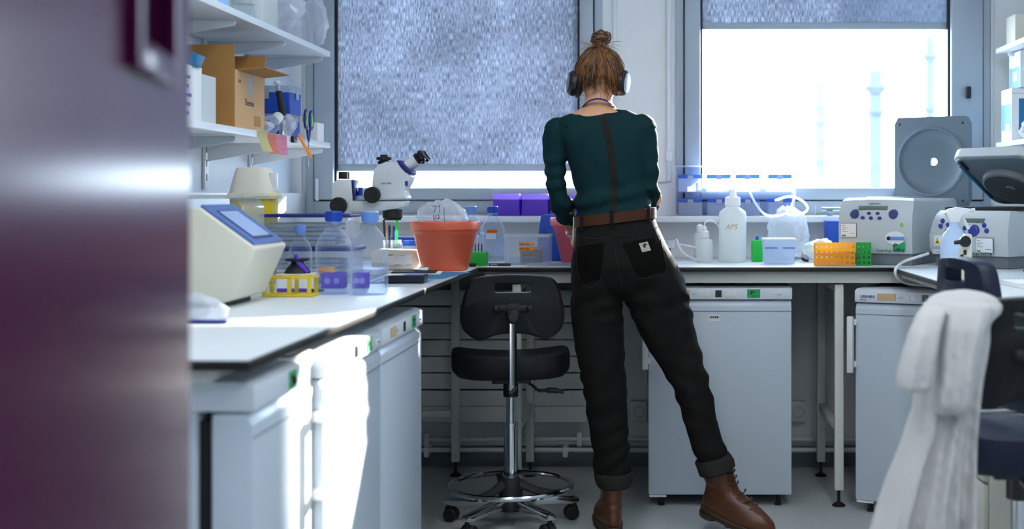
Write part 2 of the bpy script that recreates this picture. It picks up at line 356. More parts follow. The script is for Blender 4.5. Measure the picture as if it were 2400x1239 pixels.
# distant masts in the bright haze
for i, (px, top, wd, arms) in enumerate(((1922, 195, 22, ((250, 24), (285, 30), (330, 22), (375, 32))), (2052, 165, 30, ((205, 45), (212, 38), (262, 36))), (2180, 86, 19, ((132, 30), (140, 22), (255, 26))))):
    Yd = 60.0; t = thing('mast', ('pale hazy mast farthest left in the bright window', 'pale hazy mast with a thick collar, middle of three in the window', 'tallest pale mast with crossarm at the right of the bright window')[i], 'mast', (X(px, Yd), Yd, -6), 0, 'masts outside the window')
    s_ = Yd/F
    B().box(-wd*s_/2, wd*s_/2, -.15, .15, 0, Z(top, Yd)+6, .02).build('column', 'mast', t)
    for py, hw in arms:
        z = Z(py, Yd)+6
        B().lathe([(0, -.16), (hw*s_*.45, -.14), (hw*s_*.6, 0), (hw*s_*.45, .14), (0, .16)], (0, 0, z), 14).build('collar', 'mast', t)
    z = Z(arms[0][0]+6, Yd)+6
    B().box(-1.0, .9, -.05, .05, z-.06, z+.04, .01).build('crossarm', 'mast', t)
# roller blinds
def blind(g, zb, label):
    x0, x1 = g[0]+.0062, g[1]-.0062; y = WY+.02
    t = thing('roller_blind', label, 'blind', ((x0+x1)/2, y, zb)); h = (x1-x0)/2
    n = 24; b = B(); zs = [zb+.03+(GZ1-.04-zb-.03)*i/10 for i in range(11)]
    rings = []
    for z in zs:
        row = [Vector((-h+2*h*j/n, .0012*math.sin(j*1.7+z*3), z-zb)) for j in range(n+1)]
        rings.append(row+[v+Vector((0, .0012, 0)) for v in row[::-1]])
    b.loft(rings).build('fabric', 'blind_fabric', t)
    B().box(-h, h, -.008, .008, 0, .031, .004).build('bottom_bar', 'frame', t)
    B().cyl((-h, 0, GZ1-.03-zb), (h, 0, GZ1-.03-zb), .022).build('roller', 'frame_white', t)
blind(GL[0], Z(401, WY), 'grey translucent roller blind lowered over most of the left window')
blind(GL[1], Z(68, WY), 'grey translucent roller blind pulled up at the top of the right window')
# under the bench: slatted radiator, pipes, sockets
rt = thing('radiator', 'grey slatted radiator on the wall behind the black stool', 'radiator', (0, 5.60, 0))
x0, x1 = -1.5, X(1374, 5.6); ys = [672, 715, 755, 793.5, 832, 871, 910, 950, 987]; s0 = None
for a, c in zip(ys, ys[1:]):
    z1, z0 = Z(a, 5.6), Z(c, 5.6)
    if s0 is None:
        h = z1-z0-.007; s0 = B().box(x0, x1, -.018, .012, 0, .0675, .004).build('slat', 'rad', rt, (0, 0, z0))
    else: same(s0, (0, 0, z0), rt)
B().box(x0+.1, x0+.14, .012, .095, Z(985, 5.6), Z(680, 5.6)).box(x1-.14, x1-.1, .012, .095, Z(985, 5.6), Z(680, 5.6)).build('bracket', 'rad', rt)
B().box(x0+.02, x1-.02, .014, .03, Z(985, 5.6), Z(680, 5.6)).build('gap_shade_sheet', 'gapdark', rt)  # near-black sheet paints the shade in the gaps between the slats
for i, (py, dy) in enumerate(((1029, .05), (1054, .09))):
    Yp = WY-dy; z = Z(py, Yp)
    t = thing('heating_pipe', ('upper of two grey heating pipes along the back wall', 'lower of two grey heating pipes along the back wall')[i], 'pipe', (0, Yp, z))
    B().cyl((LW+.02, 0, 0), (RW-.02, 0, 0), .0105, n=14).build('pipe', 'pipe', t)
    for px in ((1358, 1630, 1000), (1325, 1700, 1000))[i]:
        B().box(-.011, .011, -.014, dy-.016, -.03, (.03, .013)[i], .003).build('clip', 'white_pl', t, (X(px, Yp), 0, 0))
t = thing('heating_pipe', 'thin upright grey pipe on the wall left of the middle fridge', 'pipe', (X(1515, 5.66), 5.66, 0))
B().tube([(0, 0, Z(780, 5.66)), (0, 0, Z(890, 5.66)), (.012, 0, Z(900, 5.66)), (.05, 0, Z(903, 5.66))], .008, smooth=4).build('pipe', 'pipe', t)
for i, px in enumerate((1497, 1868)):
    t = thing('wall_socket', ('white wall socket between the standing leg and the middle fridge', 'white wall socket between the middle fridge and the bench leg')[i], 'socket', (X(px, WY), WY-.001, Z(960, WY)))
    B().box(-.037, .037, -.045, 0, -.046, .046, .006).build('box', 'white_pl', t)
    B().lathe([(.026, 0), (.026, .002), (.021, .002), (.02, -.008), (0, -.008)], n=24, M=Matrix.Translation((0, -.046, -.002)) @ Matrix.Rotation(math.pi/2, 4, 'X')).build('socket_face', 'cent', t)
    b = B()
    for q in (-.009, .009): b.cyl((q, -.0385, -.002), (q, -.0365, -.002), .003, n=8)
    b.cyl((0, -.0385, .007), (0, -.034, .007), .003, n=8).build('contacts', 'ink', t)

# ---------------------------------------------------------------- benches
BZ = .93
def top(name, label, x0, x1, y0, y1):
    t = thing(name, label, 'worktop', ((x0+x1)/2, (y0+y1)/2, BZ-.018)); hx, hy = (x1-x0)/2, (y1-y0)/2
    B().box(-hx, hx, -hy, hy, 0, .0155, .0012).build('core', 'core', t)
    B().box(-hx+.001, hx-.001, -hy+.001, hy-.001, .0156, .018, .0006).build('surface', 'worktop', t)
LX = -.668; RX = .913; FYB = 4.90
top('worktop', 'white worktop with black edge running along the left wall', LW+.004, LX, 2.115, FYB-.001)
top('worktop', 'white worktop with black edge under the two windows', LW+.004, RW-.004, FYB, WY-.004)
top('worktop', 'white worktop with black edge along the right side behind the lab coat', RX, RW-.004, 3.06, FYB-.001)
# steel underframes
def leg(x, y, z1, foot=True, parent=None, w_=.017):
    l_ = B().box(-w_, w_, -w_, w_, .062, z1, .003).build('leg', 'steel_white', parent, (x, y, 0))
    f_ = B().cyl((0, 0, .012), (0, 0, .061), .006, n=10); f_.lathe([(0, 0.0005), (.026, .0005), (.026, .004), (.012, .014), (0, .014)], n=18)
    f_.build('foot', 'black', l_)
ft = thing('bench_frame', 'white steel frame carrying the worktop under the windows', 'frame', (0, 5.2, 0))
for x in (-.527, .722):
    leg(x, -.23, .86, parent=ft); leg(x, .30, .86, parent=ft)
    B().box(x-.012, x+.012, -.212, .282, .285, .315, .002).build('side_rail', 'steel_white', ft)
    B().box(x-.012, x+.012, -.212, .282, .83, .86, .002).build('side_rail', 'steel_white', ft)
leg(X(1068, 5.5), .30, .86, parent=ft)
B().box(LW+.05, X(1068, 5.5)-.018, .285, .315, Z(976, 5.5), Z(961, 5.5), .002).build('low_rail', 'steel_white', ft)
B().box(LX+.02, RW-.02, -.265, -.24, .866, .911, .002).build('front_rail', 'steel_white', ft)
B().box(LW+.02, RW-.02, .28, .31, .866, .911, .002).build('rear_rail', 'steel_white', ft)
ft = thing('bench_frame', 'white steel frame under the left worktop above the fridges', 'frame', (-1.1, 3.5, 0))
B().box(-.45, .36, -1.36, 1.36, .889, .911, .002).build('top_rail', 'steel_white', ft)
leg(.345, -.93, .888, parent=ft, w_=.03); leg(-.40, -1.3, .888, parent=ft); leg(-.40, 1.2, .888, parent=ft)
B().box(.28, .40, -1.005, -.87, .07, .885, .003).build('filler_panel', 'rad', ft)
ft = thing('bench_frame', 'white steel frame under the right worktop behind the drawers', 'frame', (1.35, 4, 0))
B().box(-.40, .45, -.9, .88, .889, .911, .002).build('top_rail', 'steel_white', ft)
leg(.4, -.85, .888, parent=ft); leg(.4, .8, .888, parent=ft)
# wall shelves
def shelf(name_label, wx, sx, z, y0, y1, ups, sgn):
    t = thing('wall_shelf', name_label, 'shelf', (wx, (y0+y1)/2, z)); h = (y1-y0)/2
    d = sx-wx
    B().box(min(d, sgn*.012), max(d, sgn*.012), -h, h, -.022, 0, .002).build('board', 'ledge', t)
    for u in ups:
        yy = u-(y0+y1)/2
        B().prism([(sgn*.014, -.024), (d-sgn*.03, -.024), (d-sgn*.024, -.03), (d-sgn*.03, -.042), (sgn*.014, -.09)], yy-.004, yy+.004, 'y', .0015).build('bracket', 'ledge', t)
def upright(label, wx, y, sgn):
    t = thing('shelf_upright', label, 'upright', (wx+sgn*.006, y, 1.225))
    B().box(-.005, .005, -.02, .02, 0, 1.3, .001).build('rail', 'ledge', t)
    b = B()
    for i in range(24): b.box(sgn*.0052-.0004, sgn*.0052+.0004, -.004, .004, .03+i*.05, .055+i*.05)
    b.build('slots', 'ink', t)
UL = (3.0, 3.5, 4.02, 4.56, 5.08)
for i, u in enumerate(UL): upright(('slotted shelf upright on the left wall hidden by the purple door', 'slotted shelf upright on the left wall near the purple door', 'slotted shelf upright on the left wall behind the open carton', 'slotted shelf upright on the left wall behind the sharps bin', 'slotted shelf upright on the left wall nearest the window')[i], LW, u, 1)
SX = -1.285; ZM, ZU = 1.414, 1.777
shelf('lower white wall shelf on the left holding the cardboard box', LW, SX, ZM, 2.3, 5.1, UL, 1)
shelf('upper white wall shelf on the left with plastic containers', LW, SX, ZU, 2.3, 5.1, UL, 1)
UR = (4.4, 4.95, 5.5)
for i, u in enumerate(UR): upright(('slotted shelf upright on the right wall nearest the camera', 'slotted shelf upright in the middle of the right wall', 'slotted shelf upright on the right wall nearest the window')[i], RW, u, -1)
shelf('lower white wall shelf on the right holding a white and teal box', RW, 1.5, 1.434, 4.2, 5.6, UR, -1)
shelf('upper white wall shelf on the right at the picture edge', RW, 1.5, 1.845, 4.2, 5.6, UR, -1)

# ---------------------------------------------------------------- purple door
dd = Vector((-.3302, 1.5, 0)); De = Vector((-.5425, 1.5, 0)); ddir = Vector((-.22, 1, 0)).normalized()
L = .93; hinge = De-ddir*L
dr = thing('door', 'glossy purple door with a vision panel standing open at the left', 'door', hinge, math.atan2(ddir.y, ddir.x)); dr['kind'] = 'structure'; dr.name = 'door_1'
wx0, wx1, wz0, wz1 = L-.18-.20, L-.185, 1.335, 1.85
b = B(); th = .042                      # local x along the leaf, y>0 is away from the room's aisle
for a in ((0, wx0, 0.01, 2.05), (wx1, L, .01, 2.05), (wx0, wx1, .01, wz0), (wx0, wx1, wz1, 2.05)): b.box(a[0], a[1], 0, th, a[2], a[3])
bmesh.ops.remove_doubles(b.bm, verts=b.bm.verts[:], dist=1e-5)
b.build('leaf', 'purple_door', dr)
b = B(); q = .022
for y0, y1 in ((-.012, 0), (th, th+.012)):
    b.box(wx0-q, wx0+.006, y0, y1, wz0-q, wz1+q, .003).box(wx1-.006, wx1+q, y0, y1, wz0-q, wz1+q, .003).box(wx0+.006, wx1-.006, y0, y1, wz0-q, wz0+.006, .003).box(wx0+.006, wx1-.006, y0, y1, wz1-.006, wz1+q, .003)
b.build('vision_panel_frame', 'purple_door', dr)
B().box(wx0+.001, wx1-.001, .016, .024, wz0+.001, wz1-.001).build('vision_panel_glass', 'blackgloss', dr)
B().box(L, L+.002, .008, .034, .93, 1.13, .0005).build('latch_plate', 'metal_dark', dr)
B().box(L-.085, L-.045, th, th+.01, .92, 1.14, .004).build('handle_plate', 'steel', dr)
B().tube([(L-.065, th+.01, 1.05), (L-.065, th+.05, 1.05), (L-.075, th+.055, 1.05), (L-.19, th+.055, 1.05)], .009, smooth=3).build('lever', 'steel', dr)
# ---------------------------------------------------------------- fridges
def fridge(label, loc, rz, wd=.555, ht=.85, dp=.58, tape=True, brand=False, handle=-1, wood=False):
    """front faces local -y, root at floor level under the front centre"""
    t = thing('undercounter_fridge', label, 'fridge', loc, rz, 'white undercounter fridges'); h = wd/2
    B().box(-h, h, .095, dp, .035, ht-.052, .006).build('body', 'fridge', t)
    B().box(-h+.012, h-.012, .071, .094, .06, ht-.07).build('door_gasket', 'gapdark', t)
    d_ = B().prism([(0.0, .045), (.07, .045), (.07, ht-.056), (.012, ht-.056), (.0, ht-.075)], -h, h, 'x', .005).build('door', 'fridge', t)
    B().box(-h+.002, h-.002, -.0015, -.0003, ht-.098, ht-.096).build('door_groove', 'cent_dark', d_)
    if handle:
        x = handle*(h+.012)
        b = B().box(x-.012, x+.012, -.035, -.012, ht-.32, ht-.105, .005)
        for z in (ht-.30, ht-.14): b.box(x-.009, x+.009+(.012 if handle < 0 else 0), -.012, .03, z, z+.022, .003)
        b.build('handle', 'white_pl', d_)
    B().prism([(-.004, ht-.052), (dp, ht-.052), (dp, ht), (.025, ht), (-.004, ht-.008)], -h-.002, h+.002, 'x', .004).build('control_panel', 'fridge_panel', t)
    y = -.0052
    b = B()
    if wd > .4:
        B().box(-.018, .006, y-.0006, y+.001, ht-.042, ht-.016).build('display', 'lcd_dark', t)
        for x in (-.075, -.05, .03, .055): B().box(x-.009, x+.009, y-.0008, y+.001, ht-.041, ht-.02, .0004).build('button', 'white_pl', t)
        text('- + *', .012, 'greytext', t, (-.115, y-.0002, ht-.035))
        B().box(-.19, -.118, y-.0006, y+.001, ht-.042, ht-.016).build('tape_strip', 'tape_tan', t)
    gx = .105 if wd > .4 else .06
    g = B().box(gx, gx+.05, y-.0008, y+.001, ht-.045, ht-.012).build('green_sticker', 'green_tape', t)
    b = B(); b.tube([(gx+.02-.006*math.cos(a), y-.0012, ht-.026+.006*math.sin(a)) for a in [i*.5-1.2 for i in range(10)]], .0022, 6).build('sticker_mark', 'ink', g)
    text('2021', .009, 'ink', g, (gx+.018, y-.001, ht-.042))
    if brand: text('LIEBHERR', .014, 'blue_dark', t, (-h+.02, y-.0002, ht-.034)); text('Profi line', .007, 'greytext', t, (-h+.02, y-.0002, ht-.045))
    else:
        p_ = B().box(h-.07, h-.03, y-.0008, y+.001, ht-.04, ht-.026).build('paper_strip', 'paper', t); text('+ 40 Lab', .008, 'ink', p_, (h-.066, y-.001, ht-.036))
    if wood:
        lb = B().box(-.045, .0, -.0008, .001, ht-.135, ht-.112).build('inventory_label', 'paper', d_)
        b = B()
        for i in range(14): b.box(-.041+i*.0027, -.0398+i*.0027+.0008*(i % 3), -.0014, 0, ht-.124, ht-.116)
        b.build('barcode', 'ink', lb)
    for x in (-h+.05, h-.05):
        for yy in (.03, dp-.05): B().lathe([(0, .0), (.014, .0), (.014, .006), (.008, .01), (.008, .036), (0, .036)], (x, yy, .0005), 12).build('foot', 'black', t)
    B().box(-h+.004, -h+.07, .004, .05, .036, .0445).build('hinge_plate', 'white_pl', t)
    return t
fridge('white undercounter fridge in the middle behind the outstretched leg', (X(1688, 4.94), 4.955, 0), 0, wood=True, ht=.853)
a = -math.radians(27); fl = Vector((.772, 4.88, 0)); c_ = fl+Vector((math.cos(a), math.sin(a), 0))*.2775
fridge('white undercounter fridge turned askew behind the hanging lab coat', c_, a, brand=True, ht=.85)
fx = -.682
fridge('white undercounter fridge under the left bench nearest the stool', (fx, 3.4975, 0), math.pi/2, ht=.875, handle=0)
fridge('brightly sunlit white undercounter fridge in the middle under the left bench', (fx, 2.93, 0), math.pi/2, ht=.875, handle=-1)
fridge('narrow white undercounter unit at the near end of the left bench', (fx, 2.325, 0), math.pi/2, wd=.29, ht=.885, handle=0)
for i, (x0, x1) in enumerate(((1565, 1638), (1645, 1712), (1718, 1823))):
    Yt = 5.08; x0, x1 = X(x0, Yt), X(x1, Yt)
    t = thing('plastic_tray', ('white plastic tray on the middle fridge, half behind the thigh', 'translucent plastic tray in the middle on top of the fridge', 'long translucent plastic tray at the right on top of the fridge')[i], 'tray', ((x0+x1)/2, Yt+.09, .8535), 0, 'trays on the middle fridge'); h = (x1-x0)/2
    B().prism(rrect(-h, h, -.09, .09, .02), 0.0005, .040, 'z', .006).build('body', 'hdpe', t); B().prism(rrect(-h-.002, h+.002, -.092, .092, .02), .041, .046, 'z', .002).build('rim', 'hdpe_cap', t)

# ---------------------------------------------------------------- drafting chairs
def chair(label, loc, rz, seat='seat_pu', seat_z=.63, lift=0, back=None):
    """faces local +y, backrest at -y"""
    t = thing('drafting_chair', label, 'chair', loc, rz, 'black drafting chairs'); sz = seat_z+lift
    # seat
    rings = []
    for k, (z, g) in enumerate(((-.083, .8), (-.078, .9), (-.06, .98), (-.045, 1), (-.015, 1), (-.002, .985), (.003, .93), (.0, .6), (-.006, .1))):
        R = []
        for i in range(40):
            a = 2*math.pi*i/40; ca, sa = math.cos(a), math.sin(a); e = 3.2
            x = .215*math.copysign(abs(ca)**(2/e), ca)*g; y = .205*math.copysign(abs(sa)**(2/e), sa)*g
            R.append(Vector((x, y+.02, sz+z+(.012*(abs(x)/.2)**2 if z > -.03 else 0)+(-.02*max(0, y/.2)**2))))
        rings.append(R)
    B().loft(rings).build('seat', seat, t)
    # backrest: polygon plate with grip hole
    bz0, bz1 = sz+.07, sz+.298
    out = spl([Vector(p) for p in ((-.135, 0, bz1-.012), (-.05, 0, bz1), (.05, 0, bz1), (.135, 0, bz1-.012), (.162, 0, bz1-.05), (.178, 0, bz1-.11), (.18, 0, bz0+.07), (.165, 0, bz0+.03), (.115, 0, bz0), (.06, 0, bz0+.018), (0, 0, bz0+.024), (-.06, 0, bz0+.018), (-.115, 0, bz0), (-.165, 0, bz0+.03), (-.18, 0, bz0+.07), (-.178, 0, bz1-.11), (-.162, 0, bz1-.05))], 4, True)
    n = len(out); hz = bz1-.045
    cen = Vector((0, 0, hz))
    hole = []
    for p in out:
        d_ = p-cen; a = math.atan2(d_.z, d_.x); ca, sa = math.cos(a), math.sin(a)
        r = 1/max(abs(ca)/.062, abs(sa)/.0165); e = min(r, 1/((abs(ca)/.066)**5+(abs(sa)/.0185)**5)**.2)
        hole.append(Vector((ca*e, 0, hz+sa*e)))
    def cv(p, off, sh=1): # the back is gently curved round the sitter
        q = cen+(p-cen)*sh
        return Vector((q.x, -.235+.6*q.x*q.x+off, q.z))
    mid = lambda f: [h_+(o_-h_)*f for h_, o_ in zip(hole, out)]
    rings = [[cv(p, -.022) for p in hole], [cv(p, -.024) for p in mid(.1)], [cv(p, -.024) for p in mid(.9)], [cv(p, -.016) for p in mid(.985)], [cv(p, 0) for p in out], [cv(p, .016) for p in mid(.98)], [cv(p, .024) for p in mid(.85)], [cv(p, .024) for p in mid(.12)], [cv(p, .02) for p in hole]]
    B().loft(rings, closed=True).build('backrest', back or seat, t)
    b = B().box(-.07, .07, -.281, -.262, bz1-.125, bz1-.1, .008); b.ball((-.058, -.282, bz1-.113), .013, 12).ball((.058, -.282, bz1-.113), .013, 12).box(-.022, .022, -.285, -.26, bz1-.155, bz1-.095, .006)
    b.build('back_bracket', 'blackmatte', t)
    B().lathe([(0, .03), (.016, .03), (.024, .022), (.026, .01), (.026, 0), (0, 0)], n=20, M=Matrix.Translation((0, -.285, bz1-.14)) @ Matrix.Rotation(math.pi/2, 4, 'X')).build('adjuster_knob', 'black', t)
    B().tube([(0, -.285, bz1-.15), (0, -.287, bz0), (0, -.286, sz-.06), (0, -.275, sz-.092), (0, -.22, sz-.103), (0, -.05, sz-.1)], .0165, 10, smooth=4, flat=.45).build('back_bar', 'chrome', t)
    b = B().box(-.07, .07, -.09, .11, sz-.102, sz-.084, .004).cyl((0, 0, sz-.105), (0, 0, sz-.16), .027, n=20).build('mechanism', 'black', t)
    B().tube([(.045, -.02, sz-.1), (.075, -.04, sz-.115), (.1, -.05, sz-.135), (.125, -.05, sz-.135)], .005, 8, smooth=3).build('lever_rod', 'black', t)
    B().tube([(.12, -.05, sz-.135), (.15, -.05, sz-.134), (.19, -.05, sz-.142)], [.006, .01, .006], 8, smooth=4).build('lever_grip', 'black', t)
    B().cyl((0, 0, sz-.16), (0, 0, sz-.29), .0165, n=20).build('piston', 'chrome', t)
    B().lathe([(0, .1), (.025, .1), (.025, sz-.265), (.028, sz-.265), (.028, sz-.255), (0, sz-.255)], n=24).build('column', 'chrome', t)
    rz_ = .145; R0 = .222
    B().tube([(R0*math.cos(i*math.pi/24), R0*math.sin(i*math.pi/24), rz_) for i in range(48)], .0105, 10, closed=True).build('foot_ring', 'chrome', t)
    b = B().lathe([(0, .1), (.045, .1), (.04, .16), (.03, .175), (0, .175)], n=20)
    for k in range(3):
        a = math.radians(100+120*k); c1, s1 = math.cos(a), math.sin(a)
        b.tube([(.03*c1, .03*s1, .155), (.1*c1, .1*s1, .13), (.17*c1, .17*s1, .125), (R0*c1, R0*s1, .14)], [.02, .017, .015, .012], 8, smooth=3, flat=.5)
    b.build('ring_spider', 'blackmatte', t)
    B().lathe([(0, .055), (.042, .055), (.046, .075), (.038, .1), (0, .1)], n=20).build('hub', 'black', t)
    for k in range(5):
        a = math.radians(14+72*k); M = Matrix.Rotation(a, 4, 'Z')
        B().prism([(.03, .105), (.03, .07), (.24, .06), (.26, .066), (.26, .082), (.24, .088)], -.016, .016, 'y', .004, M=M).build('base_arm', 'chrome', t)
        p = M @ Vector((.245, 0, 0)); cs = B().cyl(p+Vector((0, 0, .045)), p+Vector((0, 0, .062)), .008, n=10)
        pd = M @ Vector((0, 1, 0)); ang_ = M @ Vector((.02, 0, 0))
        for s_ in (-1, 1): cs.cyl(p-ang_*.6+pd*s_*.008+Vector((0, 0, .0255)), p-ang_*.6+pd*s_*.024+Vector((0, 0, .0255)), .025, n=18, bev=.004)
        cs.box(-.02, .012, -.007, .007, .02, .05, .003, M=Matrix.Translation(p) @ M).build('caster', 'blackmatte', t)
    return t
chair('black drafting chair with chrome foot ring standing by the left bench', (X(1197, 4.68), 4.68, 0), math.radians(8))
chair('black chair with dark blue seat under the white lab coat at the right', (.80, 2.80, 0), math.radians(-4), seat='seat_blue', lift=.07, back='seat_pu')
chair('dark chair behind the lab coat chair, only its grip-holed backrest top showing', (1.03, 3.33, 0), math.radians(-82), seat='seat_blue', lift=.115)

# ---------------------------------------------------------------- lab coat hanging over the near right chair
def coat():
    Yc = 2.66; rnd = random.Random(3)
    def ring(py, xa, xb, dep, yc, amp, fr, ph, n=56):
        yc -= .15; z = Z(py, yc); a, b_ = X(xa, yc), X(xb, yc); R = []
        for i in range(n):
            t = 2*math.pi*i/n; c, s_ = math.cos(t), math.sin(t); u = (c+1)/2
            q = fr*u*6.283+ph+.002*py+.5*math.sin(py*.011+u*3); f = amp*2.2*(abs(math.sin(q*.5))**.7-.6)+amp*.7*math.sin(fr*2.3*u*6.283+ph*2)
            R.append(Vector((a+(b_-a)*u, yc+dep*math.copysign(abs(s_)**.8, s_)+f, z)))
        return R
    b = B()
    sk = [(715, 2170, 2312, .035, 2.70, .003), (740, 2150, 2325, .05, 2.68, .005), (800, 2150, 2318, .05, 2.65, .008), (880, 2152, 2300, .048, 2.63, .011), (960, 2142, 2290, .048, 2.62, .014), (1040, 2118, 2284, .05, 2.61, .018), (1120, 2090, 2282, .055, 2.60, .022), (1200, 2066, 2282, .06, 2.59, .025), (1300, 2040, 2280, .06, 2.58, .028), (1390, 2020, 2278, .06, 2.58, .03)]
    b.loft([ring(py, xa, xb, dp, yc, am, 2.6, .6) for py, xa, xb, dp, yc, am in sk])
    # over the chair back: shoulder hump
    hp = [(684, 2215, 2300, .02, 2.74, .001), (696, 2188, 2330, .05, 2.73, .002), (715, 2165, 2348, .07, 2.72, .003), (735, 2152, 2345, .07, 2.71, .004), (760, 2145, 2318, .06, 2.68, .005)]
    b.loft([ring(py, xa, xb, dp, yc, am, 1.6, 2) for py, xa, xb, dp, yc, am in hp])
    # sleeve hanging on the left
    s1 = [(705, 2168, 2225, .02, 2.66, .002), (740, 2148, 2212, .03, 2.60, .004), (780, 2134, 2200, .034, 2.57, .006), (830, 2118, 2194, .036, 2.55, .008), (880, 2104, 2188, .036, 2.54, .008), (908, 2103, 2184, .034, 2.535, .008), (916, 2110, 2176, .022, 2.535, .006)]
    b.loft([ring(py, xa, xb, dp, yc, am, 2, 1) for py, xa, xb, dp, yc, am in s1])
    # folded flap on the right
    s2 = [(715, 2230, 2330, .03, 2.63, .002), (770, 2212, 2312, .04, 2.60, .006), (830, 2202, 2300, .04, 2.585, .008), (890, 2196, 2290, .04, 2.57, .009), (940, 2190, 2282, .04, 2.565, .010), (962, 2196, 2272, .03, 2.565, .008), (968, 2206, 2262, .016, 2.565, .006)]
    b.loft([ring(py, xa, xb, dp, yc, am, 1.7, 4) for py, xa, xb, dp, yc, am in s2])
    base = Vector((.6, 2.45, 0))
    def disp(c): return .006*noise.noise(Vector((c.x*9, c.y*9, c.z*4)))+.004*noise.noise(Vector((c.x*22, c.y*22, c.z*9)))
    me = fuse(b, .006, 2, disp, 'lab_coat')
    for v in me.vertices: v.co -= base
    o = link('lab_coat', me, 'coat', None, base, 180); tag(o, 'white lab coat draped over the backrest of the right chair', 'lab coat')
coat()

# drawer pedestal at lower right
t = thing('drawer_pedestal', 'cream drawer unit under the right bench with dark curved handles', 'drawers', (1.16, 3.80, 0))
B().box(-.21, .23, -.19, .19, .03, .72, .004).build('body', 'drawer', t)
b = B()
for x in (-.16, .18):
    for y in (-.15, .15): B().cyl((x, y, .0005), (x, y, .03), .02, n=12).build('foot', 'black', t)
for z0, z1 in ((.05, .225), (.235, .385), (.395, .545), (.555, .705)):
    d_ = B().box(-.228, -.211, -.187, .187, z0, z1, .003).build('drawer', 'drawer', t)
    zz = (z0+z1)/2+.01; B().tube([(-.229, .05, zz+.02), (-.25, .05, zz+.01), (-.256, .04, zz-.005), (-.256, -.04, zz-.005), (-.25, -.05, zz+.01), (-.229, -.05, zz+.02)], .006, 8, smooth=3).build('handle', 'metal_dark', d_)
    B().box(-.2296, -.228, -.06, -.03, z1-.03, z1-.012).build('label', 'yellow_note', d_)

# ---------------------------------------------------------------- generic glassware
def bottle(label, px, Y, r=.049, H=.228, cap='blue', liquid=0, tape=None, dz=BZ, name='glass_bottle', group='screw-cap glass bottles', xw=None):
    x = X(px, Y) if xw is None else xw
    t = thing(name, label, 'bottle', (x, Y, dz+.0008), 0, group); k = H/.228
    ho = r*.32
    pr = [(0, .0), (r*.92, 0), (r, .006), (r, .128*k), (r*.97, .14*k), (r*.8, .158*k), (r*.48, .178*k), (ho, .188*k), (ho, .2*k)]
    B().lathe(pr, n=36).build('body', 'glass', t)
    B().lathe([(0, .2*k), (r*.44, .2*k), (r*.455, .203*k), (r*.455, .226*k), (r*.42, .228*k), (0, .228*k)], n=32).build('cap', cap, t)
    b = B()
    for i in range(24):
        a = 2*math.pi*i/24; p = Vector((r*.457*math.cos(a), r*.457*math.sin(a), 0)); b.cyl(p+Vector((0, 0, .204*k)), p+Vector((0, 0, .225*k)), r*.028, n=4)
    b.build('cap_ribs', cap, t)
    B().lathe([(r*.36, .195*k), (r*.43, .195*k), (r*.43, .199*k), (r*.36, .199*k)], n=28).build('pour_ring', 'blue_light', t)
    if liquid: B().lathe([(0, .003), (r*.93, .003), (r*.95, .008), (r*.95, liquid), (0, liquid)], n=32).build('liquid', 'water', t)
    def band(a0, a1, z0, z1, mat, nm, rr=1.006):
        R = [[Vector((r*rr*math.cos(math.radians(a0+(a1-a0)*i/8)), r*rr*math.sin(math.radians(a0+(a1-a0)*i/8)), z)) for i in range(9)] for z in (z0, z1)]
        b = B(); V = [b.bm.verts.new(v) for q in R for v in q]
        for i in range(8): b.bm.faces.new((V[i], V[i+1], V[9+i+1], V[9+i]))
        bmesh.ops.solidify(b.bm, geom=b.bm.faces[:], thickness=-.0004)
        return b.build(nm, mat, t)
    if tape: band(tape[0], tape[1], tape[2], tape[3], tape[4], 'tape_label')
    return t, band
bt, _ = bottle('large clear glass bottle with dark blue cap and peach tape on left bench', 782, 3.55, tape=(-130, -72, .062, .078, 'tape_label'), liquid=.05)
text('MES 50 mM', .009, 'salmon_note', bt, (-.03, -.0503, .067))
bottle('large clear glass bottle with pale blue cap nearest the bench edge', 867, 3.52, cap='blue_light', liquid=.085)
bottle('small clear glass bottle with pale blue cap behind the touchscreen instrument', 704, 3.80, r=.034, H=.185, cap='blue_light', liquid=.05)
bt, bd = bottle('clear glass bottle with bright blue cap standing behind the stool', 1155, 5.35, liquid=.11, tape=(-115, -62, .118, .131, 'orange_tape'))
text('MM A w', .011, 'ink', bt, (-.013, -.051, .120)); bd(-118, -68, .092, .116, 'paper', 'printed_label'); bd(-140, -60, .02, .022, 'cent', 'graduation')
bottle('clear glass bottle with pale blue cap half hidden behind the orange bucket', 1104, 5.38, cap='blue_light', liquid=.12, tape=(-75, -30, .103, .115, 'orange_tape'))

# ---------------------------------------------------------------- left bench
# touchscreen instrument
t = thing('benchtop_instrument', 'cream wedge shaped benchtop instrument with blue framed touchscreen', 'instrument', (-1.13, 3.235, BZ))
prof = [(-.22, .012), (-.235, .05), (-.22, .236), (.03, .243), (.164, .146), (.164, .138), (.11, .02), (.09, .012)]
B().prism(prof, -.135, .135, 'y', .012, 3).build('body', 'cream', t)
B().box(-.2, .08, -.11, .11, .0008, .0119, .002).build('foot_plate', 'black', t)
def on_slope(u, v, off): # u across (y), v along slope from the top
    a = Vector((.03, 0, .243)); d_ = (Vector((.164, 0, .146))-a); n_ = Vector((-d_.z, 0, d_.x)).normalized()
    p = a+d_*v+n_*off; return Vector((p.x, u, p.z))
def slab(u0, u1, v0, v1, o0, o1): 
    b = B(); b._new([on_slope(u, v, o) for o in (o0, o1) for v in (v0, v1) for u in (u0, u1)], [(0, 2, 3, 1), (4, 5, 7, 6), (0, 1, 5, 4), (2, 6, 7, 3), (0, 4, 6, 2), (1, 3, 7, 5)]); return b
slab(-.118, .122, -.02, .95, .0005, .006).build('screen_frame', 'bezel', t)
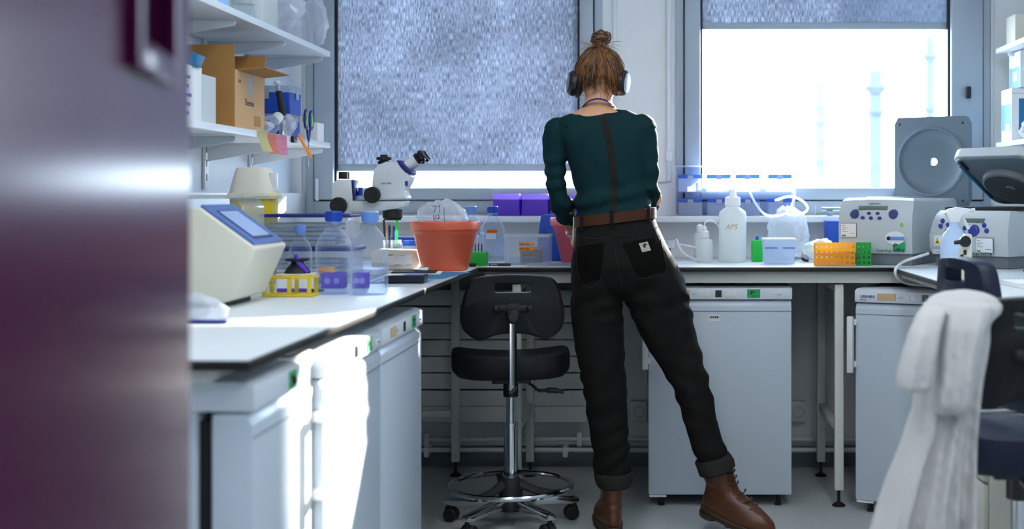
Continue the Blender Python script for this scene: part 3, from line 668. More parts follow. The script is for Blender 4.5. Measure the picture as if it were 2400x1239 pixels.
slab(-.075, .085, .14, .84, .0062, .0072).build('screen_border', 'blackgloss', t)
slab(-.07, .07, .17, .8, .0074, .0082).build('touchscreen', 'screen', t)
M = Matrix.Rotation(math.radians(65.4), 4, 'Y')
B().prism([(-.02, .085), (.012, .085), (.012, .115), (-.02, .115)], .1455, .1475, 'x', M=Matrix.Translation((-.0115, 0, 0))).build('green_sticker', 'green_tape', t)
# clear plastic box lid beside it
t = thing('clear_storage_box', 'frosted clear plastic box standing behind the touchscreen instrument', 'box', (-1.32, 3.75, BZ))
B().prism(rrect(-.15, .15, .0008, .265, .03), -.11, .11, 'y', .006).build('shell', 'clearbox', t); B().prism(rrect(-.16, .16, .2655, .275, .004), -.115, .115, 'y', .003).build('rim', 'frost', t)
# sharps bin
t = thing('sharps_bin', 'yellow sharps bin with tall white lid beside the left wall', 'bin', (X(596, 4.15), 4.15, BZ))
B().loft([ell(0, 0, z, a, a*.85, 28, 4) for z, a in ((.0008, .062), (.006, .065), (.24, .07), (.262, .071))]).build('tub', 'yellow', t)
B().loft([ell(0, 0, z, a, a*.85, 28, 4) for z, a in ((.2625, .079), (.272, .081), (.28, .076))]).build('collar', 'yellow_pale', t)
B().loft([ell(0, 0, z, a, a*.85, 28, 3.5) for z, a in ((.2805, .073), (.30, .069), (.352, .056), (.362, .051), (.364, .04))]).build('lid', 'paper_cream', t)
B().loft([ell(.062, 0, z, .012, .03, 16) for z in (.29, .30, .335, .345)]).build('flap', 'hdpe_cap', t)
# blue-rimmed clear boxes
for i, (x0, x1, z0, z1, Yb) in enumerate(((-1.21, -.93, 1.043, 1.146, 4.02), (-1.19, -.92, BZ+.0008, 1.042, 4.02))):
    t = thing('lidded_box', ('clear box with dark blue lid on top of the stack behind the bottles', 'clear box with dark blue lid at the bottom of the stack behind the bottles')[i], 'box', ((x0+x1)/2, Yb, z0), 0, 'stacked blue lidded boxes'); h = (x1-x0)/2; H = z1-z0
    B().prism(rrect(-h+.008, h-.008, -.09, .09, .012), .0005, H-.0105, 'z', .003).build('tub', 'clearbox', t)
    B().prism(rrect(-h, h, -.098, .098, .012), H-.01, H-.0005, 'z', .002).build('lid', 'blue_dark', t)
    for k in range(5): B().prism(rrect(-h+.02, h-.05, -.07, .07, .01), .008+k*.014, .018+k*.014, 'z', .002).build('dish_stack', ('frost', 'boxmilky')[k % 2], t)
# yellow rack
t = thing('tube_rack', 'small yellow open tube rack in front of the vortex mixer', 'rack', (X(680, 3.46), 3.47, BZ+.0008))
for z in (.0, .048):
    b = B(); e = .005
    b.box(-.068, .068, -.04, -.03, z, z+.007, .002).box(-.068, .068, .03, .04, z, z+.007, .002)
    for x in (-.068, -.025, .02, .058): b.box(x, x+.01, -.03, .03, z, z+.007, .001)
    b.build('deck', 'yellow', t)
for x in (-.063, .005, .058):
    for y in (-.035, .035): B().box(x-.005, x+.005, y-.005, y+.005, .0072, .0478, .001).build('post', 'yellow', t)
# vortex mixer
t = thing('vortex_mixer', 'white vortex mixer with black cup behind the yellow rack', 'mixer', (X(697, 3.72), 3.72, BZ+.0008))
B().prism(rrect(-.05, .05, -.06, .06, .012), 0, .046, 'z', .006).build('body', 'white_pl', t)
B().lathe([(0, .0465), (.038, .0465), (.032, .058), (.018, .075), (.018, .08), (.034, .083), (.034, .088), (.01, .09), (0, .085)], n=24).build('cup', 'blackmatte', t)
B().tube([(.034, -.02, .05), (.012, -.02, .075), (.0, -.014, .1)], [.006, .008, .007], 8, smooth=3).build('tube_in_cup', 'purple', t)
t = thing('pen', 'purple and black pen lying behind the yellow rack', 'pen', (X(695, 3.58), 3.585, BZ+.0068))
B().cyl((-.055, 0, 0), (.03, 0, 0), .006, n=10).build('barrel', 'purple', t); B().cyl((.03, 0, 0), (.042, 0, 0), .0063, n=10).build('ring', 'silver', t); B().cyl((.042, 0, 0), (.075, 0, 0), .005, .003, n=10).build('tip', 'black', t)
# purple tip boxes behind bottles
for i, px in enumerate((783, 846)):
    t = thing('tip_box', ('purple tip box seen through the left glass bottle', 'purple tip box seen between the two glass bottles')[i], 'box', (X(px, 3.78), 3.78, BZ+.0008), 0, 'purple tip boxes')
    hh = .032 if i == 0 else .02
    B().prism(rrect(-hh, hh, -.03, .03, .004), 0, .044, 'z', .002).build('base', 'purple_tr', t)
    for x in (-hh*.4, hh*.45): B().cyl((x, -.0302, .022), (x, -.031, .022), .009, n=14).build('window', 'purple_lid', t)
# wrapped thing near the door
b = B(); rnd = random.Random(5)
b.loft([[Vector((r*math.cos(a)*1.3, r*math.sin(a), z))*(1+.25*noise.noise(Vector((math.cos(a)*2, math.sin(a)*2, z*30)))) for a in [i*math.pi/9 for i in range(18)]] for z, r in ((0.0008, .04), (.004, .046), (.02, .044), (.04, .03), (.055, .012))])
o = b.build('plastic_wrap', 'bagfilm', None, (-1.0, 2.82, BZ), 60); tag(o, 'crumpled clear plastic wrapping at the near left of the bench', 'wrapping')
o = B().prism(rrect(-.05, .05, -.02, .02, .006), .0008, .006, 'z', .002).build('adhesive_roll_strip', 'blue_dark', None, (-.955, 2.735, BZ)); o.name = 'plastic_ruler'; tag(o, 'short dark blue plastic strip lying near the instrument', 'strip')
# dark keypad/calculator, papers, clipboard on far left bench
t = thing('keypad', 'dark grey calculator lying at the bench edge beside the bottles', 'calculator', (X(952, 3.98), 4.0, BZ+.0032), .04)
B().prism(rrect(-.065, .058, -.045, .05, .006), 0.0, .022, 'z', .003).build('body', 'metal_dark', t)
k0 = B().box(-.006, .006, -.005, .005, 0, .003, .001).build('key', 'blue_light', t, (.0, -.03, .0222))
for i in range(4):
    for j in range(4):
        if i or j: same(k0, (.0+i*.0145, -.03+j*.017, .0222), t)
t = thing('paper_sheet', 'white printed sheets lying under the calculator at the bench edge', 'paper', (-.80, 4.16, BZ))
b = B()
R = []
for i in range(9):
    for j in range(9):
        R.append((-.14+.28*i/8, -.2+.4*j/8, .0008+.001*abs(math.sin(i*.9+j*.5))))
V = [b.bm.verts.new(v) for v in R]
for i in range(8):
    for j in range(8): b.bm.faces.new((V[i*9+j], V[(i+1)*9+j], V[(i+1)*9+j+1], V[i*9+j+1]))
bmesh.ops.solidify(b.bm, geom=b.bm.faces[:], thickness=-.0006); b.build('sheet', 'paper', t)
b = B()
for i in range(7): b.box(-.1+i*.03, -.085+i*.03, -.18, .1, .0022, .0026)
b.build('printed_lines', 'blue_light', t)
o = B().box(-.04, .075, -.17, .2, .0008, .0028, .001).build('paper_sheet', 'teal_box', None, (-.742, 4.33, BZ), rz=-.12); o.name = 'absorbent_pad'; tag(o, 'thin turquoise absorbent pad sticking out at the bench edge', 'pad')
t = thing('clipboard', 'black clipboard with metal clip lying against the orange bucket', 'clipboard', (X(985, 4.42), 4.40, BZ+.004), .1)
B().box(-.085, .075, -.06, .06, 0, .006, .001).build('paper_block', 'paper_cream', t); B().box(-.09, .06, -.062, .055, .0062, .0095, .001).build('board', 'blackmatte', t)
B().box(-.02, .03, .0, .045, .0097, .016, .003).build('clip', 'silver', t); B().cyl((.0, .02, .016), (.03, .02, .016), .007, n=12).build('clip_coil', 'silver', t)
# cream wipes pack
t = thing('wipes_pack', 'cream rectangular pack of wipes left of the orange bucket', 'pack', (X(938, 4.72), 4.78, BZ+.0008))
B().prism([(-.1, 0), (.067, 0), (.075, .035), (.052, .068), (-.1, .072)], -.09, .09, 'y', .006).build('carton', 'paper_cream', t)
b = B(); b.loft([ [Vector((-.06+.11*u/7, -.093-.012*math.sin(u*1.3)*f, .02+.035*f+.004*math.sin(u*2.2))) for u in range(8)]+[Vector((-.06+.11*u/7, -.0905, .018+.035*f)) for u in range(7, -1, -1)] for f in (0, .4, .8, 1)]).build('tissue', 'paper', t)
# pen pot with pens
t = thing('pen_pot', 'clear pot holding pens below the microscope objective', 'pot', (X(919, 4.98), 4.98, BZ+.0008))
B().lathe([(0, 0), (.035, 0), (.036, .1), (.034, .1), (.033, .004), (0, .004)], n=20).build('cup', 'clearbox', t)
for i, (dx, dy, h, m, lx) in enumerate(((-.02, 0, .165, 'belt', -.012), (.012, .01, .175, 'green_pl', .006), (-.004, -.012, .145, 'black', -.004), (.004, .014, .14, 'blue', 0))):
    p = thing('pen', ('red pen in the pot under the microscope', 'green pen in the pot under the microscope', 'black pen in the pot under the microscope', 'blue pen in the pot under the microscope')[i], 'pen', (X(919, 4.98)+dx, 4.98+dy, BZ+.007))
    B().cyl((0, 0, 0), (lx, 0, h), .005, n=10).build('barrel', m, p); B().cyl((lx, 0, h), (lx*1.02, 0, h+.008), .005, .003, n=10).build('tip', 'ink', p)
t = thing('box_of_tubes', 'small white and blue box standing behind the wipes pack', 'box', (X(948, 5.2), 5.2, BZ+.0008))
B().box(-.05, .05, -.04, .04, 0, .085, .002).build('body', 'white_pl', t); B().box(-.051, .051, -.041, .041, .0852, .105, .002).build('lid', 'blue', t)
t = thing('specimen_jar', 'small clear jar with bright blue lid left of the orange bucket', 'jar', (X(962, 5.05), 5.05, BZ+.0008))
B().lathe([(0, 0), (.028, 0), (.03, .06), (.028, .075)], n=20).build('jar', 'clearbox', t); B().lathe([(0, .0755), (.03, .0755), (.03, .096), (0, .096)], n=20).build('lid', 'bluelid_tr', t)
o = B().prism(rrect(-.05, .05, -.012, .012, .01), 0, .022, 'z', .004).build('tape_dispenser', 'pink_pl', None, (X(958, 4.9), 4.93, BZ+.0008)); tag(o, 'small bright pink plastic piece beside the orange bucket', 'holder')

# microscope (side profile faces the camera; arm along x)
def scope():
    Ym = 4.45; bx = X(812, Ym)
    t = thing('stereo_microscope', 'white stereo microscope with black eyepieces on the left bench', 'microscope', (bx, Ym, BZ+.0008))
    pt = lambda px, py: (X(px, Ym)-bx, Z(py, Ym)-BZ)
    B().prism(rrect(-.06, .13, -.11, .11, .02), 0, .02, 'z', .005).build('base', 'scope', t)
    B().box(-.03, .015, -.03, .03, .0205, .13, .004).build('pillar', 'scope', t)
    B().prism([pt(*p) for p in ((780, 560), (783, 432), (795, 421), (830, 421), (832, 470), (832, 560))], -.032, .032, 'y', .004).build('focus_block', 'scope', t)
    B().prism([pt(*p) for p in ((829, 423), (835, 423), (837, 470), (832, 470))], -.034, .034, 'y', .001).build('block_edge', 'blue_dark', t)
    for y in (-.016, .012): B().box(*sorted((pt(797, 0)[0], pt(817, 0)[0])), y-.008, y+.008, pt(0, 420)[1], pt(0, 403)[1], .002).build('clamp_screw', 'black', t)
    for s_ in (-1, 1):
        c = pt(801, 482); B().lathe([(0, 0), (.028, 0), (.029, .004), (.029, .022), (.025, .026), (0, .024)], n=28, M=Matrix.Translation((c[0], s_*.033, c[1])) @ Matrix.Rotation(math.pi/2*(1 if s_ < 0 else -1), 4, 'X')).build('focus_knob', 'blackmatte', t)
    # arm and carrier
    B().prism([pt(*p) for p in ((822, 471), (957, 471), (951, 487), (930, 489), (892, 496), (822, 496))], -.036, .036, 'y', .004).build('arm', 'scope', t)
    # head
    hd = [pt(*p) for p in ((879, 430), (887, 400), (887, 386), (915, 384), (938, 376), (952, 396), (970, 412), (962, 432), (948, 450), (957, 456), (960, 468), (880, 470), (876, 450))]
    h_ = B().prism(hd, -.045, .045, 'y', .007, 3).build('head', 'scope', t)
    B().prism([pt(*p) for p in ((935, 377), (947, 377), (972, 404), (968, 411), (955, 404), (944, 392))], -.047, .047, 'y', .002).build('eyepiece_collar', 'blue_dark', t)
    text('Stemi 508', .0085, 'greytext', t, (pt(900, 432)[0], -.0458, pt(900, 432)[1]))
    B().box(pt(955, 0)[0], pt(962, 0)[0], -.046, -.0452, pt(0, 436)[1], pt(0, 425)[1]).build('badge', 'button', t)
    c = pt(881, 457)
    for s_ in (-1, 1): B().lathe([(0, 0), (.027, 0), (.028, .004), (.028, .02), (.024, .024), (0, .022)], n=28, M=Matrix.Translation((c[0], s_*.0455, c[1])) @ Matrix.Rotation(math.pi/2*(1 if s_ < 0 else -1), 4, 'X')).build('zoom_knob', 'blackmatte', t)
    for s_ in (-.026, .026):
        a, e = pt(950, 394), pt(980, 374); a, e = Vector((a[0], s_, a[1])), Vector((e[0], s_*1.15, e[1])); u = (e-a).normalized()
        B().cyl(a-u*.01, e, .0175, n=20).build('eyepiece_tube', 'scope', t)
        B().lathe([(0, 0), (.0195, 0), (.0195, .01), (.017, .012), (.017, .016), (.021, .017), (.021, .026), (.018, .028), (.018, .032), (.0, .03)], n=20, M=Matrix.Translation(e) @ u.to_track_quat('Z', 'Y').to_matrix().to_4x4()).build('eyepiece', 'blackgloss', t)
    c = pt(900, 386)
    B().lathe([(0, 0), (.021, 0), (.021, .012), (.016, .013), (.016, .015), (.026, .016), (.026, .026), (.013, .027), (.013, .034), (0, .034)], n=24, M=Matrix.Translation((c[0], 0, c[1]))).build('camera_port', 'blackmatte', t)
    c = pt(920, 497)
    B().lathe([(0, 0), (.034, 0), (.034, -.028), (.029, -.034), (.029, -.038), (0, -.036)], n=28, M=Matrix.Translation((c[0], 0, c[1]+.009))).build('objective', 'blackmatte', t)
    t2 = thing('specimen_tube', 'small blue capped tube standing on the microscope arm', 'tube', (X(845, Ym+.02), Ym+.02, Z(470, Ym)+.0008))
    B().lathe([(0, 0), (.011, 0), (.012, .016), (0, .016)], n=16).build('vial', 'clearbox', t2); B().lathe([(0, .0165), (.0085, .0165), (.0085, .045), (0, .045)], n=16).build('cap', 'blue', t2)
scope()

# buckets
def bucket(name, label, px, Y, mat, rt, rb, H):
    t = thing(name, label, 'bucket', (X(px, Y), Y, BZ+.0008))
    B().lathe([(0, 0), (rb-.004, 0), (rb, .004), (rb+(rt-rb)*.7, H*.76), (rt*.925, H*.78), (rt*.93, H*.80), (rt*.985, H*.84), (rt, H*.97), (rt-.002, H), (rt-.007, H), (rt*.92, H*.82), (rb-.004, .006), (0, .006)], n=48).build('pot', mat, t); return t
bucket('bucket', 'orange plastic flowerpot style bucket at the corner of the left bench', 1043, 4.69, 'orange_pl', .128, .084, .178)
bucket('bucket', 'pink plastic flowerpot style bucket beside the woman on the bench', 1378, 5.13, 'pink_pl', .152, .105, .185)
# bag in the orange bucket
def bag(label, c, sx, sy, sz, seed, n=22, mat='bagfilm', cat='bag', name='plastic_bag'):
    b = B(); b.ball((0, 0, 0), 1, n); 
    for v in b.bm.verts:
        p = v.co.copy(); q = p*2.2+Vector((seed, 0, 0)); k = 1+.22*noise.noise(q)+.1*noise.noise(q*2.7)+.05*noise.noise(q*6)
        v.co = Vector((p.x*sx*k, p.y*sy*k, p.z*sz*k))
    bmesh.ops.subdivide_edges(b.bm, edges=b.bm.edges[:], cuts=1, use_grid_fill=True)
    for v in b.bm.verts: v.co += v.co.normalized()*(.013*(.3-abs(noise.noise(v.co*30+Vector((seed, 3, 0)))))+.004*noise.noise(v.co*80))
    o = b.build(name, mat, None, c, 60); tag(o, label, cat); return o
o = bag('clear plastic bag with handwriting puffed up in the orange bucket', (X(1036, 4.70), 4.70, Z(512, 4.7)), .088, .07, .066, 1.3)
b = B()
for k, (za, zb) in enumerate(((.006, -.012), (-.004, -.022), (-.014, -.032))): b.tube([(-.075+.15*i/9, -.066-.012*math.sin(i*.35), za+(zb-za)*i/9+.004*math.sin(i*.35)) for i in range(10)], .0006, 5)
b.build('red_lines', 'pink_pl', o)
b = B()
for st in (((-.022, .045), (-.008, .045), (-.018, .022)), ((-.002, .044), (.004, .048), (.004, .024)), ((-.018, .016), (-.018, -.002), (-.01, .002), (-.008, .014)), ((-.003, .014), (.004, .01), (-.004, .0), (.005, .004)), ((.02, .042), (.021, -.03))): b.tube([(x, -.079+.25*(z-.0)**2+abs(x)*.1, z) for x, z in st], .0011, 5, smooth=3)
b.build('handwriting', 'ink', o)
for i, px in enumerate((993, 1012, 1062)):
    p = at(px, 529, 4.66); o = B().prism(rrect(-.014, .014, -.02, .02, .006), -.003, .003, 'z', .001).build('blue_lid', 'blue_light', None, p, rot=(.5, .35*(-1)**i, i)); tag(o, ('blue plastic cap at the left rim of the orange bucket', 'blue plastic cap beside the bag in the orange bucket', 'blue plastic cap at the right rim of the orange bucket')[i], 'cap')
# green rack with tubes
t = thing('tube_rack', 'bright green plastic tube rack right of the orange bucket', 'rack', (X(1120, 5.0), 5.0, BZ+.0008))
b = B(); b.box(-.036, .036, -.04, -.037, 0, .052, .001).box(-.036, .036, .037, .04, 0, .052, .001).box(-.036, -.033, -.037, .037, 0, .052, .001).box(.033, .036, -.037, .037, 0, .052, .001).box(-.033, .033, -.037, .037, 0.002, .005).box(-.033, .033, -.037, .037, .04, .043); b.build('body', 'green_pl', t)
for i, (dx, dy, h) in enumerate(((-.008, -.01, .11), (.018, -.015, .112), (.002, .012, .1))):
    p = thing('centrifuge_tube', ('clear tube with pale blue cap at the left in the green rack', 'clear tube with pale blue cap at the right in the green rack', 'shorter clear tube with pale blue cap at the back of the green rack')[i], 'tube', (X(1120, 5.0)+dx, 5.0+dy, BZ+.0062), 0, 'tubes in the green rack')
    B().lathe([(0, 0), (.004, .002), (.0078, .014), (.0078, h)], n=14).build('tube', 'clearbox', p); B().lathe([(0, h), (.0092, h), (.0092, h+.012), (0, h+.012)], n=14).build('cap', 'sky_box', p)
    B().box(-.002, .002, -.0082, -.0079, .05, .08).build('handwriting', 'ink', p)
for i, px in enumerate((1166, 1176)):
    a, e = at(px-14, 596, 5.2), at(px+8, 547, 5.27); o = B().tube([a, a+(e-a)*.05, e], [.002, .0065, .0065], 10).build('glass_tube', 'glass', None); tag(o, ('left one of two slim glass tubes leaning behind the clear box', 'right one of two slim glass tubes leaning against the clear box')[i], 'tube')
# clear box with agar plates
Yb = 5.1; x0, x1 = X(1187, Yb), X(1290, Yb)
t = thing('clear_storage_box', 'clear plastic box with orange labels holding agar plates', 'box', ((x0+x1)/2, Yb, BZ+.0008)); h = (x1-x0)/2
b = B(); b.box(-h, h, -.07, -.068, 0, .118).box(-h, h, .068, .07, 0, .118).box(-h, -h+.002, -.068, .068, 0, .118).box(h-.002, h, -.068, .068, 0, .118).box(-h+.002, h-.002, -.068, .068, 0, .002); b.build('tub', 'clearbox', t)
b = B(); b.box(-h-.003, h+.003, -.074, -.0705, .108, .118, .001).box(-h-.003, h+.003, .0705, .074, .108, .118, .001).box(-h-.004, -h-.0005, -.07, .07, .108, .118, .001).box(h+.0005, h+.004, -.07, .07, .108, .118, .001).build('rim', 'frost', t)
for k, z in enumerate((.074, .056)):
    l_ = B().box(-.03, .031, -.0716, -.0706, z, z+.014).build('orange_label', 'orange_tape', t); text('MM + Ag', .0095, 'ink', l_, (-.027, -.072, z+.004))
for i in range(4):
    p = thing('agar_plate', ('bottom agar plate inside the clear box', 'second agar plate from below inside the clear box', 'third agar plate from below inside the clear box', 'topmost agar plate inside the clear box')[i], 'petri dish', ((x0+x1)/2+.012, Yb, BZ+.0035+i*.0165), 0, 'agar plates in the clear box')
    B().lathe([(0, 0), (.044, 0), (.044, .013), (.043, .013), (.043, .002), (0, .002)], n=28).build('dish', 'clearbox', p); B().lathe([(0, .0022), (.0425, .0022), (.0425, .008), (0, .008)], n=28).build('agar', 'agar', p)
    B().lathe([(0, .0155), (.045, .0155), (.045, .006), (.0462, .006), (.0462, .0165), (0, .0165)], n=28).build('lid', 'clearbox', p)
for i, (px, Yp) in enumerate(((1262, 4.965), (1316, 4.98))):
    p = thing('petri_dish', ('flat clear dish lying in front of the agar box', 'flat clear dish lying beside the pink bucket')[i], 'petri dish', (X(px, Yp), Yp, BZ+.0008), 0, 'dishes in front of the agar box')
    B().prism(rrect(-.042, .042, -.035, .035, .006), 0, .006, 'z', .001).build('dish', 'frost', p); B().prism(rrect(-.044, .044, -.037, .037, .006), .0062, .011, 'z', .001).build('lid', 'clearbox', p)
t = thing('marker_pen', 'black marker pen lying near the bench edge behind the stool', 'pen', (X(1170, 4.93), 4.945, BZ+.0068), .06)
B().cyl((-.042, 0, 0), (.02, 0, 0), .0055, n=12).build('barrel', 'blackmatte', t); B().cyl((.02, 0, 0), (.043, 0, 0), .0062, .005, n=12).build('cap', 'ink', t); text('PERMANENT', .005, 'paper', t, (-.036, -.0058, -.001))
o = B().box(-.014, .012, -.008, .008, 0, .012, .002).build('eraser', 'black', None, (X(1107, 4.9), 4.915, BZ+.0008)); o.name = 'black_clip'; tag(o, 'small black clip in front of the green tube rack', 'clip')
# blue document holder behind pink bucket
t = thing('magazine_holder', 'blue plastic holder standing behind the pink bucket', 'holder', (X(1300, 5.38), 5.38, BZ+.0008))
B().prism([(-.075, 0), (.09, 0), (.09, .195), (-.04, .195), (-.055, .185), (-.066, .1)], -.04, -.034, 'y', .002).build('front', 'blue', t)
B().box(-.07, .09, -.0335, .045, 0, .008, .002).build('floor_plate', 'blue', t); B().prism([(-.0335, .0085), (.045, .0085), (.045, .19), (-.0335, .19)], .084, .09, 'x', .001).build('side', 'blue', t); text('H2', .02, 'ink', t, (-.045, -.0403, .14), (math.pi/2, math.pi/2, 0))
# purple boxes on the ledge
LZ = Z(506, 5.53)+.0008
for i, (a, c) in enumerate(((1153, 1219), (1221, 1286), (1288, 1353))):
    Yp = 5.55; x0, x1 = X(a, Yp), X(c, Yp); h = (x1-x0)/2-.001
    t = thing('freezer_box', ('purple freezer box on the window ledge, leftmost of three', 'purple freezer box on the window ledge, middle of three', 'purple freezer box on the window ledge behind the left arm')[i], 'box', ((x0+x1)/2, Yp+.06, LZ), 0, 'purple freezer boxes on the ledge')
    B().prism([(-h, 0), (h, 0), (h-.004, .07), (-h+.004, .07)], -.058, .058, 'y', .003).build('tub', 'purple_tr', t); B().box(-h+.001, h-.001, -.06, .06, .0705, .095, .004).build('lid', 'purple_backlit', t)  # paler lavender lid has the backlit glow put into its colour
# ---------------------------------------------------------------- right part of the window bench
Yp = 5.535
t = thing('storage_rack', 'clear plastic rack holding small blue lidded boxes on the window ledge', 'rack', (X(1723, Yp), Yp+.06, LZ)); h = X(1863, Yp)-X(1723, Yp); H = Z(388, Yp)-LZ+0
b = B(); b.box(-h, h, -.064, .064, H-.004, H).box(-h, -h+.003, -.064, .064, 0, H-.0045).box(h-.003, h, -.064, .064, 0, H-.0045).box(-h+.0035, h-.0035, -.06, .064, .1, .103).build('shell', 'clearbox', t)
for r in range(2):
    for i, (a, c) in enumerate(((1588, 1648), (1655, 1716), (1722, 1784), (1797, 1860))):
        x0, x1 = X(a, Yp), X(c, Yp); hx = (x1-x0)/2-.0045; z = LZ+.0008+(0 if r else .1038)
        p = thing('small_lidded_box', '%s small clear box with blue lid in the %s row of the ledge rack' % (('leftmost', 'second', 'third', 'rightmost')[i], ('upper', 'lower')[r]), 'box', ((x0+x1)/2, Yp+.06, z), 0, 'small boxes in the ledge rack')
        if r == 0 and i == 0: B().prism([(-hx, 0), (hx, 0), (hx, .058), (-hx, .058)], -.055, .055, 'y', .002).build('tub', 'boxmilky', p); p0 = p; B().box(-hx, hx, -.057, .057, .0585, .074, .003).build('lid', 'bluelid_tr', p); B().box(-.012, .012, -.061, -.0575, .052, .07, .002).build('latch', 'frost', p)
        else:
            for ch in p0.children: c_ = same(ch, (0, 0, 0), p)
def plastic_bottle(name, label, px, Y, r, zs, spout=None):
    t = thing(name, label, 'bottle', (X(px, Y), Y, BZ+.0008)); hb, hs, hc, ht = zs
    B().lathe([(0, 0), (r*.94, 0), (r, .006), (r, hb), (r*.93, hb+.012), (r*.52, hs), (r*.5, hs+.006), (0, hs+.006)], n=32).build('body', 'hdpe', t)
    B().lathe([(0, hs+.0065), (r*.58, hs+.0065), (r*.56, hc), (r*.4, hc+.003), (r*.3, hc+.004), (r*.22, ht), (r*.12, ht+.004), (0, ht+.004)], n=24).build('cap', 'hdpe_cap', t); return t
t = plastic_bottle('squeeze_bottle', 'tall white plastic bottle with ribbed cap under the bright window', 1717, 5.28, .0565, (.195, .225, .265, .295))
text('APS', .03, 'tape_tan', t, (-.035, -.0572, .135), shear=.3)
t = plastic_bottle('wash_bottle', 'small white wash bottle with curved spout beside the tall bottle', 1651, 5.26, .034, (.078, .095, .125, .145))
B().tube([(0, 0, .146), (.005, 0, .165), (.03, 0, .17), (.055, -.01, .15), (.065, -.015, .125)], .0035, 8, smooth=5).build('spout', 'tubing', t)
t = plastic_bottle('squeeze_bottle', 'short white plastic bottle with cream cap behind the wash bottle', 1640, 5.42, .026, (.1, .115, .145, .15))
o = B().tube([at(1585, 560, 5.25), at(1600, 590, 5.22), at(1628, 607, 5.2), at(1640, 606, 5.2)], .004, 8, smooth=6).build('tubing', 'tubing'); tag(o, 'thin white tube lying behind the hip on the bench', 'tube')
o = B().tube([at(1580, 570, 5.35), at(1605, 574, 5.3), at(1632, 580, 5.3)], .0025, 8, smooth=6).build('tubing', 'tubing'); tag(o, 'thin white wire running from the hip to the wash bottle', 'tube')
t = thing('beaker_clamp', 'grey plastic cup on a dark holder just right of the hip', 'cup', (X(1568, 5.2), 5.2, BZ+.0008))
B().lathe([(0, .06), (.02, .06), (.024, .09), (.021, .09), (.018, .063), (0, .063)], n=18).build('cup', 'cent', t); B().lathe([(0, 0), (.02, 0), (.02, .006), (.006, .01), (.006, .0595), (0, .0595)], n=16).build('stand', 'metal_dark', t)
t = thing('tube_box', 'small green plastic box between the tall white bottle and the clear container', 'box', (X(1774, 5.32), 5.32, BZ+.0008))
B().box(-.022, .022, -.03, .03, 0, .088, .003).build('body', 'green_pl', t); B().box(-.006, .008, -.006, .006, .0885, .105, .003).build('knob', 'bluelid_tr', t)
t = thing('clear_container', 'white clear container with blue band on the bench under the bright window', 'box', (X(1825, 5.15), 5.15, BZ+.0008))
B().prism([(-.058, 0), (.058, 0), (.064, .094), (-.064, .094)], -.05, .05, 'y', .004).build('tub', 'boxmilky', t); B().box(-.066, .066, -.053, .053, .0945, .102, .002).build('lid', 'hdpe_cap', t); B().box(-.0605, -.01, -.0565, -.053, .062, .066).box(.012, .0605, -.0565, -.053, .062, .066).build('blue_band', 'bluelid_tr', t)
o = bag('large clear plastic bag slumped below the bright window', (X(1848, 5.40), 5.405, BZ+.12), .085, .07, .105, 4.1); 
o = bag('white crumpled plastic bag behind the orange rack', (X(1925, 5.28), 5.285, BZ+.05), .072, .06, .042, 7.7, mat='hdpe'); 
o = B().tube([at(1757, 450, 5.3), at(1770, 475, 5.25), at(1790, 500, 5.22), at(1815, 506, 5.2), at(1845, 497, 5.22), at(1860, 470, 5.25), at(1862, 445, 5.3)], .0052, 8, smooth=6).build('tubing', 'tubing'); tag(o, 'white hose hanging in a loop below the blue lidded boxes', 'tube')
o = B().tube([at(1816, 470, 5.34), at(1850, 460, 5.33), at(1880, 470, 5.3), at(1893, 488, 5.3), at(1880, 500, 5.28), at(1845, 503, 5.27)], .0055, 8, smooth=6).build('tubing', 'tubing'); tag(o, 'white hose curled over the clear plastic bag', 'tube')
t = thing('connector', 'short black cable plug lying beside the slumped plastic bag', 'plug', (X(1886, 5.2), 5.2, BZ+.0095), -.3)
B().tube([(-.012, 0, .01), (0, 0, .002), (.016, 0, 0)], .006, 10, smooth=3).build('plug', 'black', t)
t = thing('bin', 'blue translucent plastic container left of the grey centrifuge', 'container', (X(1953, 5.46), 5.46, BZ+.0008))
B().prism([(-.03, 0), (.06, 0), (.065, .16), (-.034, .16)], -.05, .05, 'y', .004).build('tub', 'blue_tr', t); B().prism([(-.034, .1605), (.066, .1605), (.066, .166), (-.036, .166)], -.053, .053, 'y', .002).build('rim', 'bluelid_tr', t)
t = thing('clamp', 'small chrome clamp on the window ledge above the blue container', 'clamp', (X(1948, 5.5), 5.545, LZ))
B().cyl((-.035, 0, .03), (.05, 0, .03), .008, n=12).build('rod', 'chrome', t); B().box(-.012, .012, -.008, .008, 0, .021, .002).build('boss', 'steel', t); B().box(-.065, -.059, -.004, .004, 0, .04, .001).build('pin', 'silver', t)
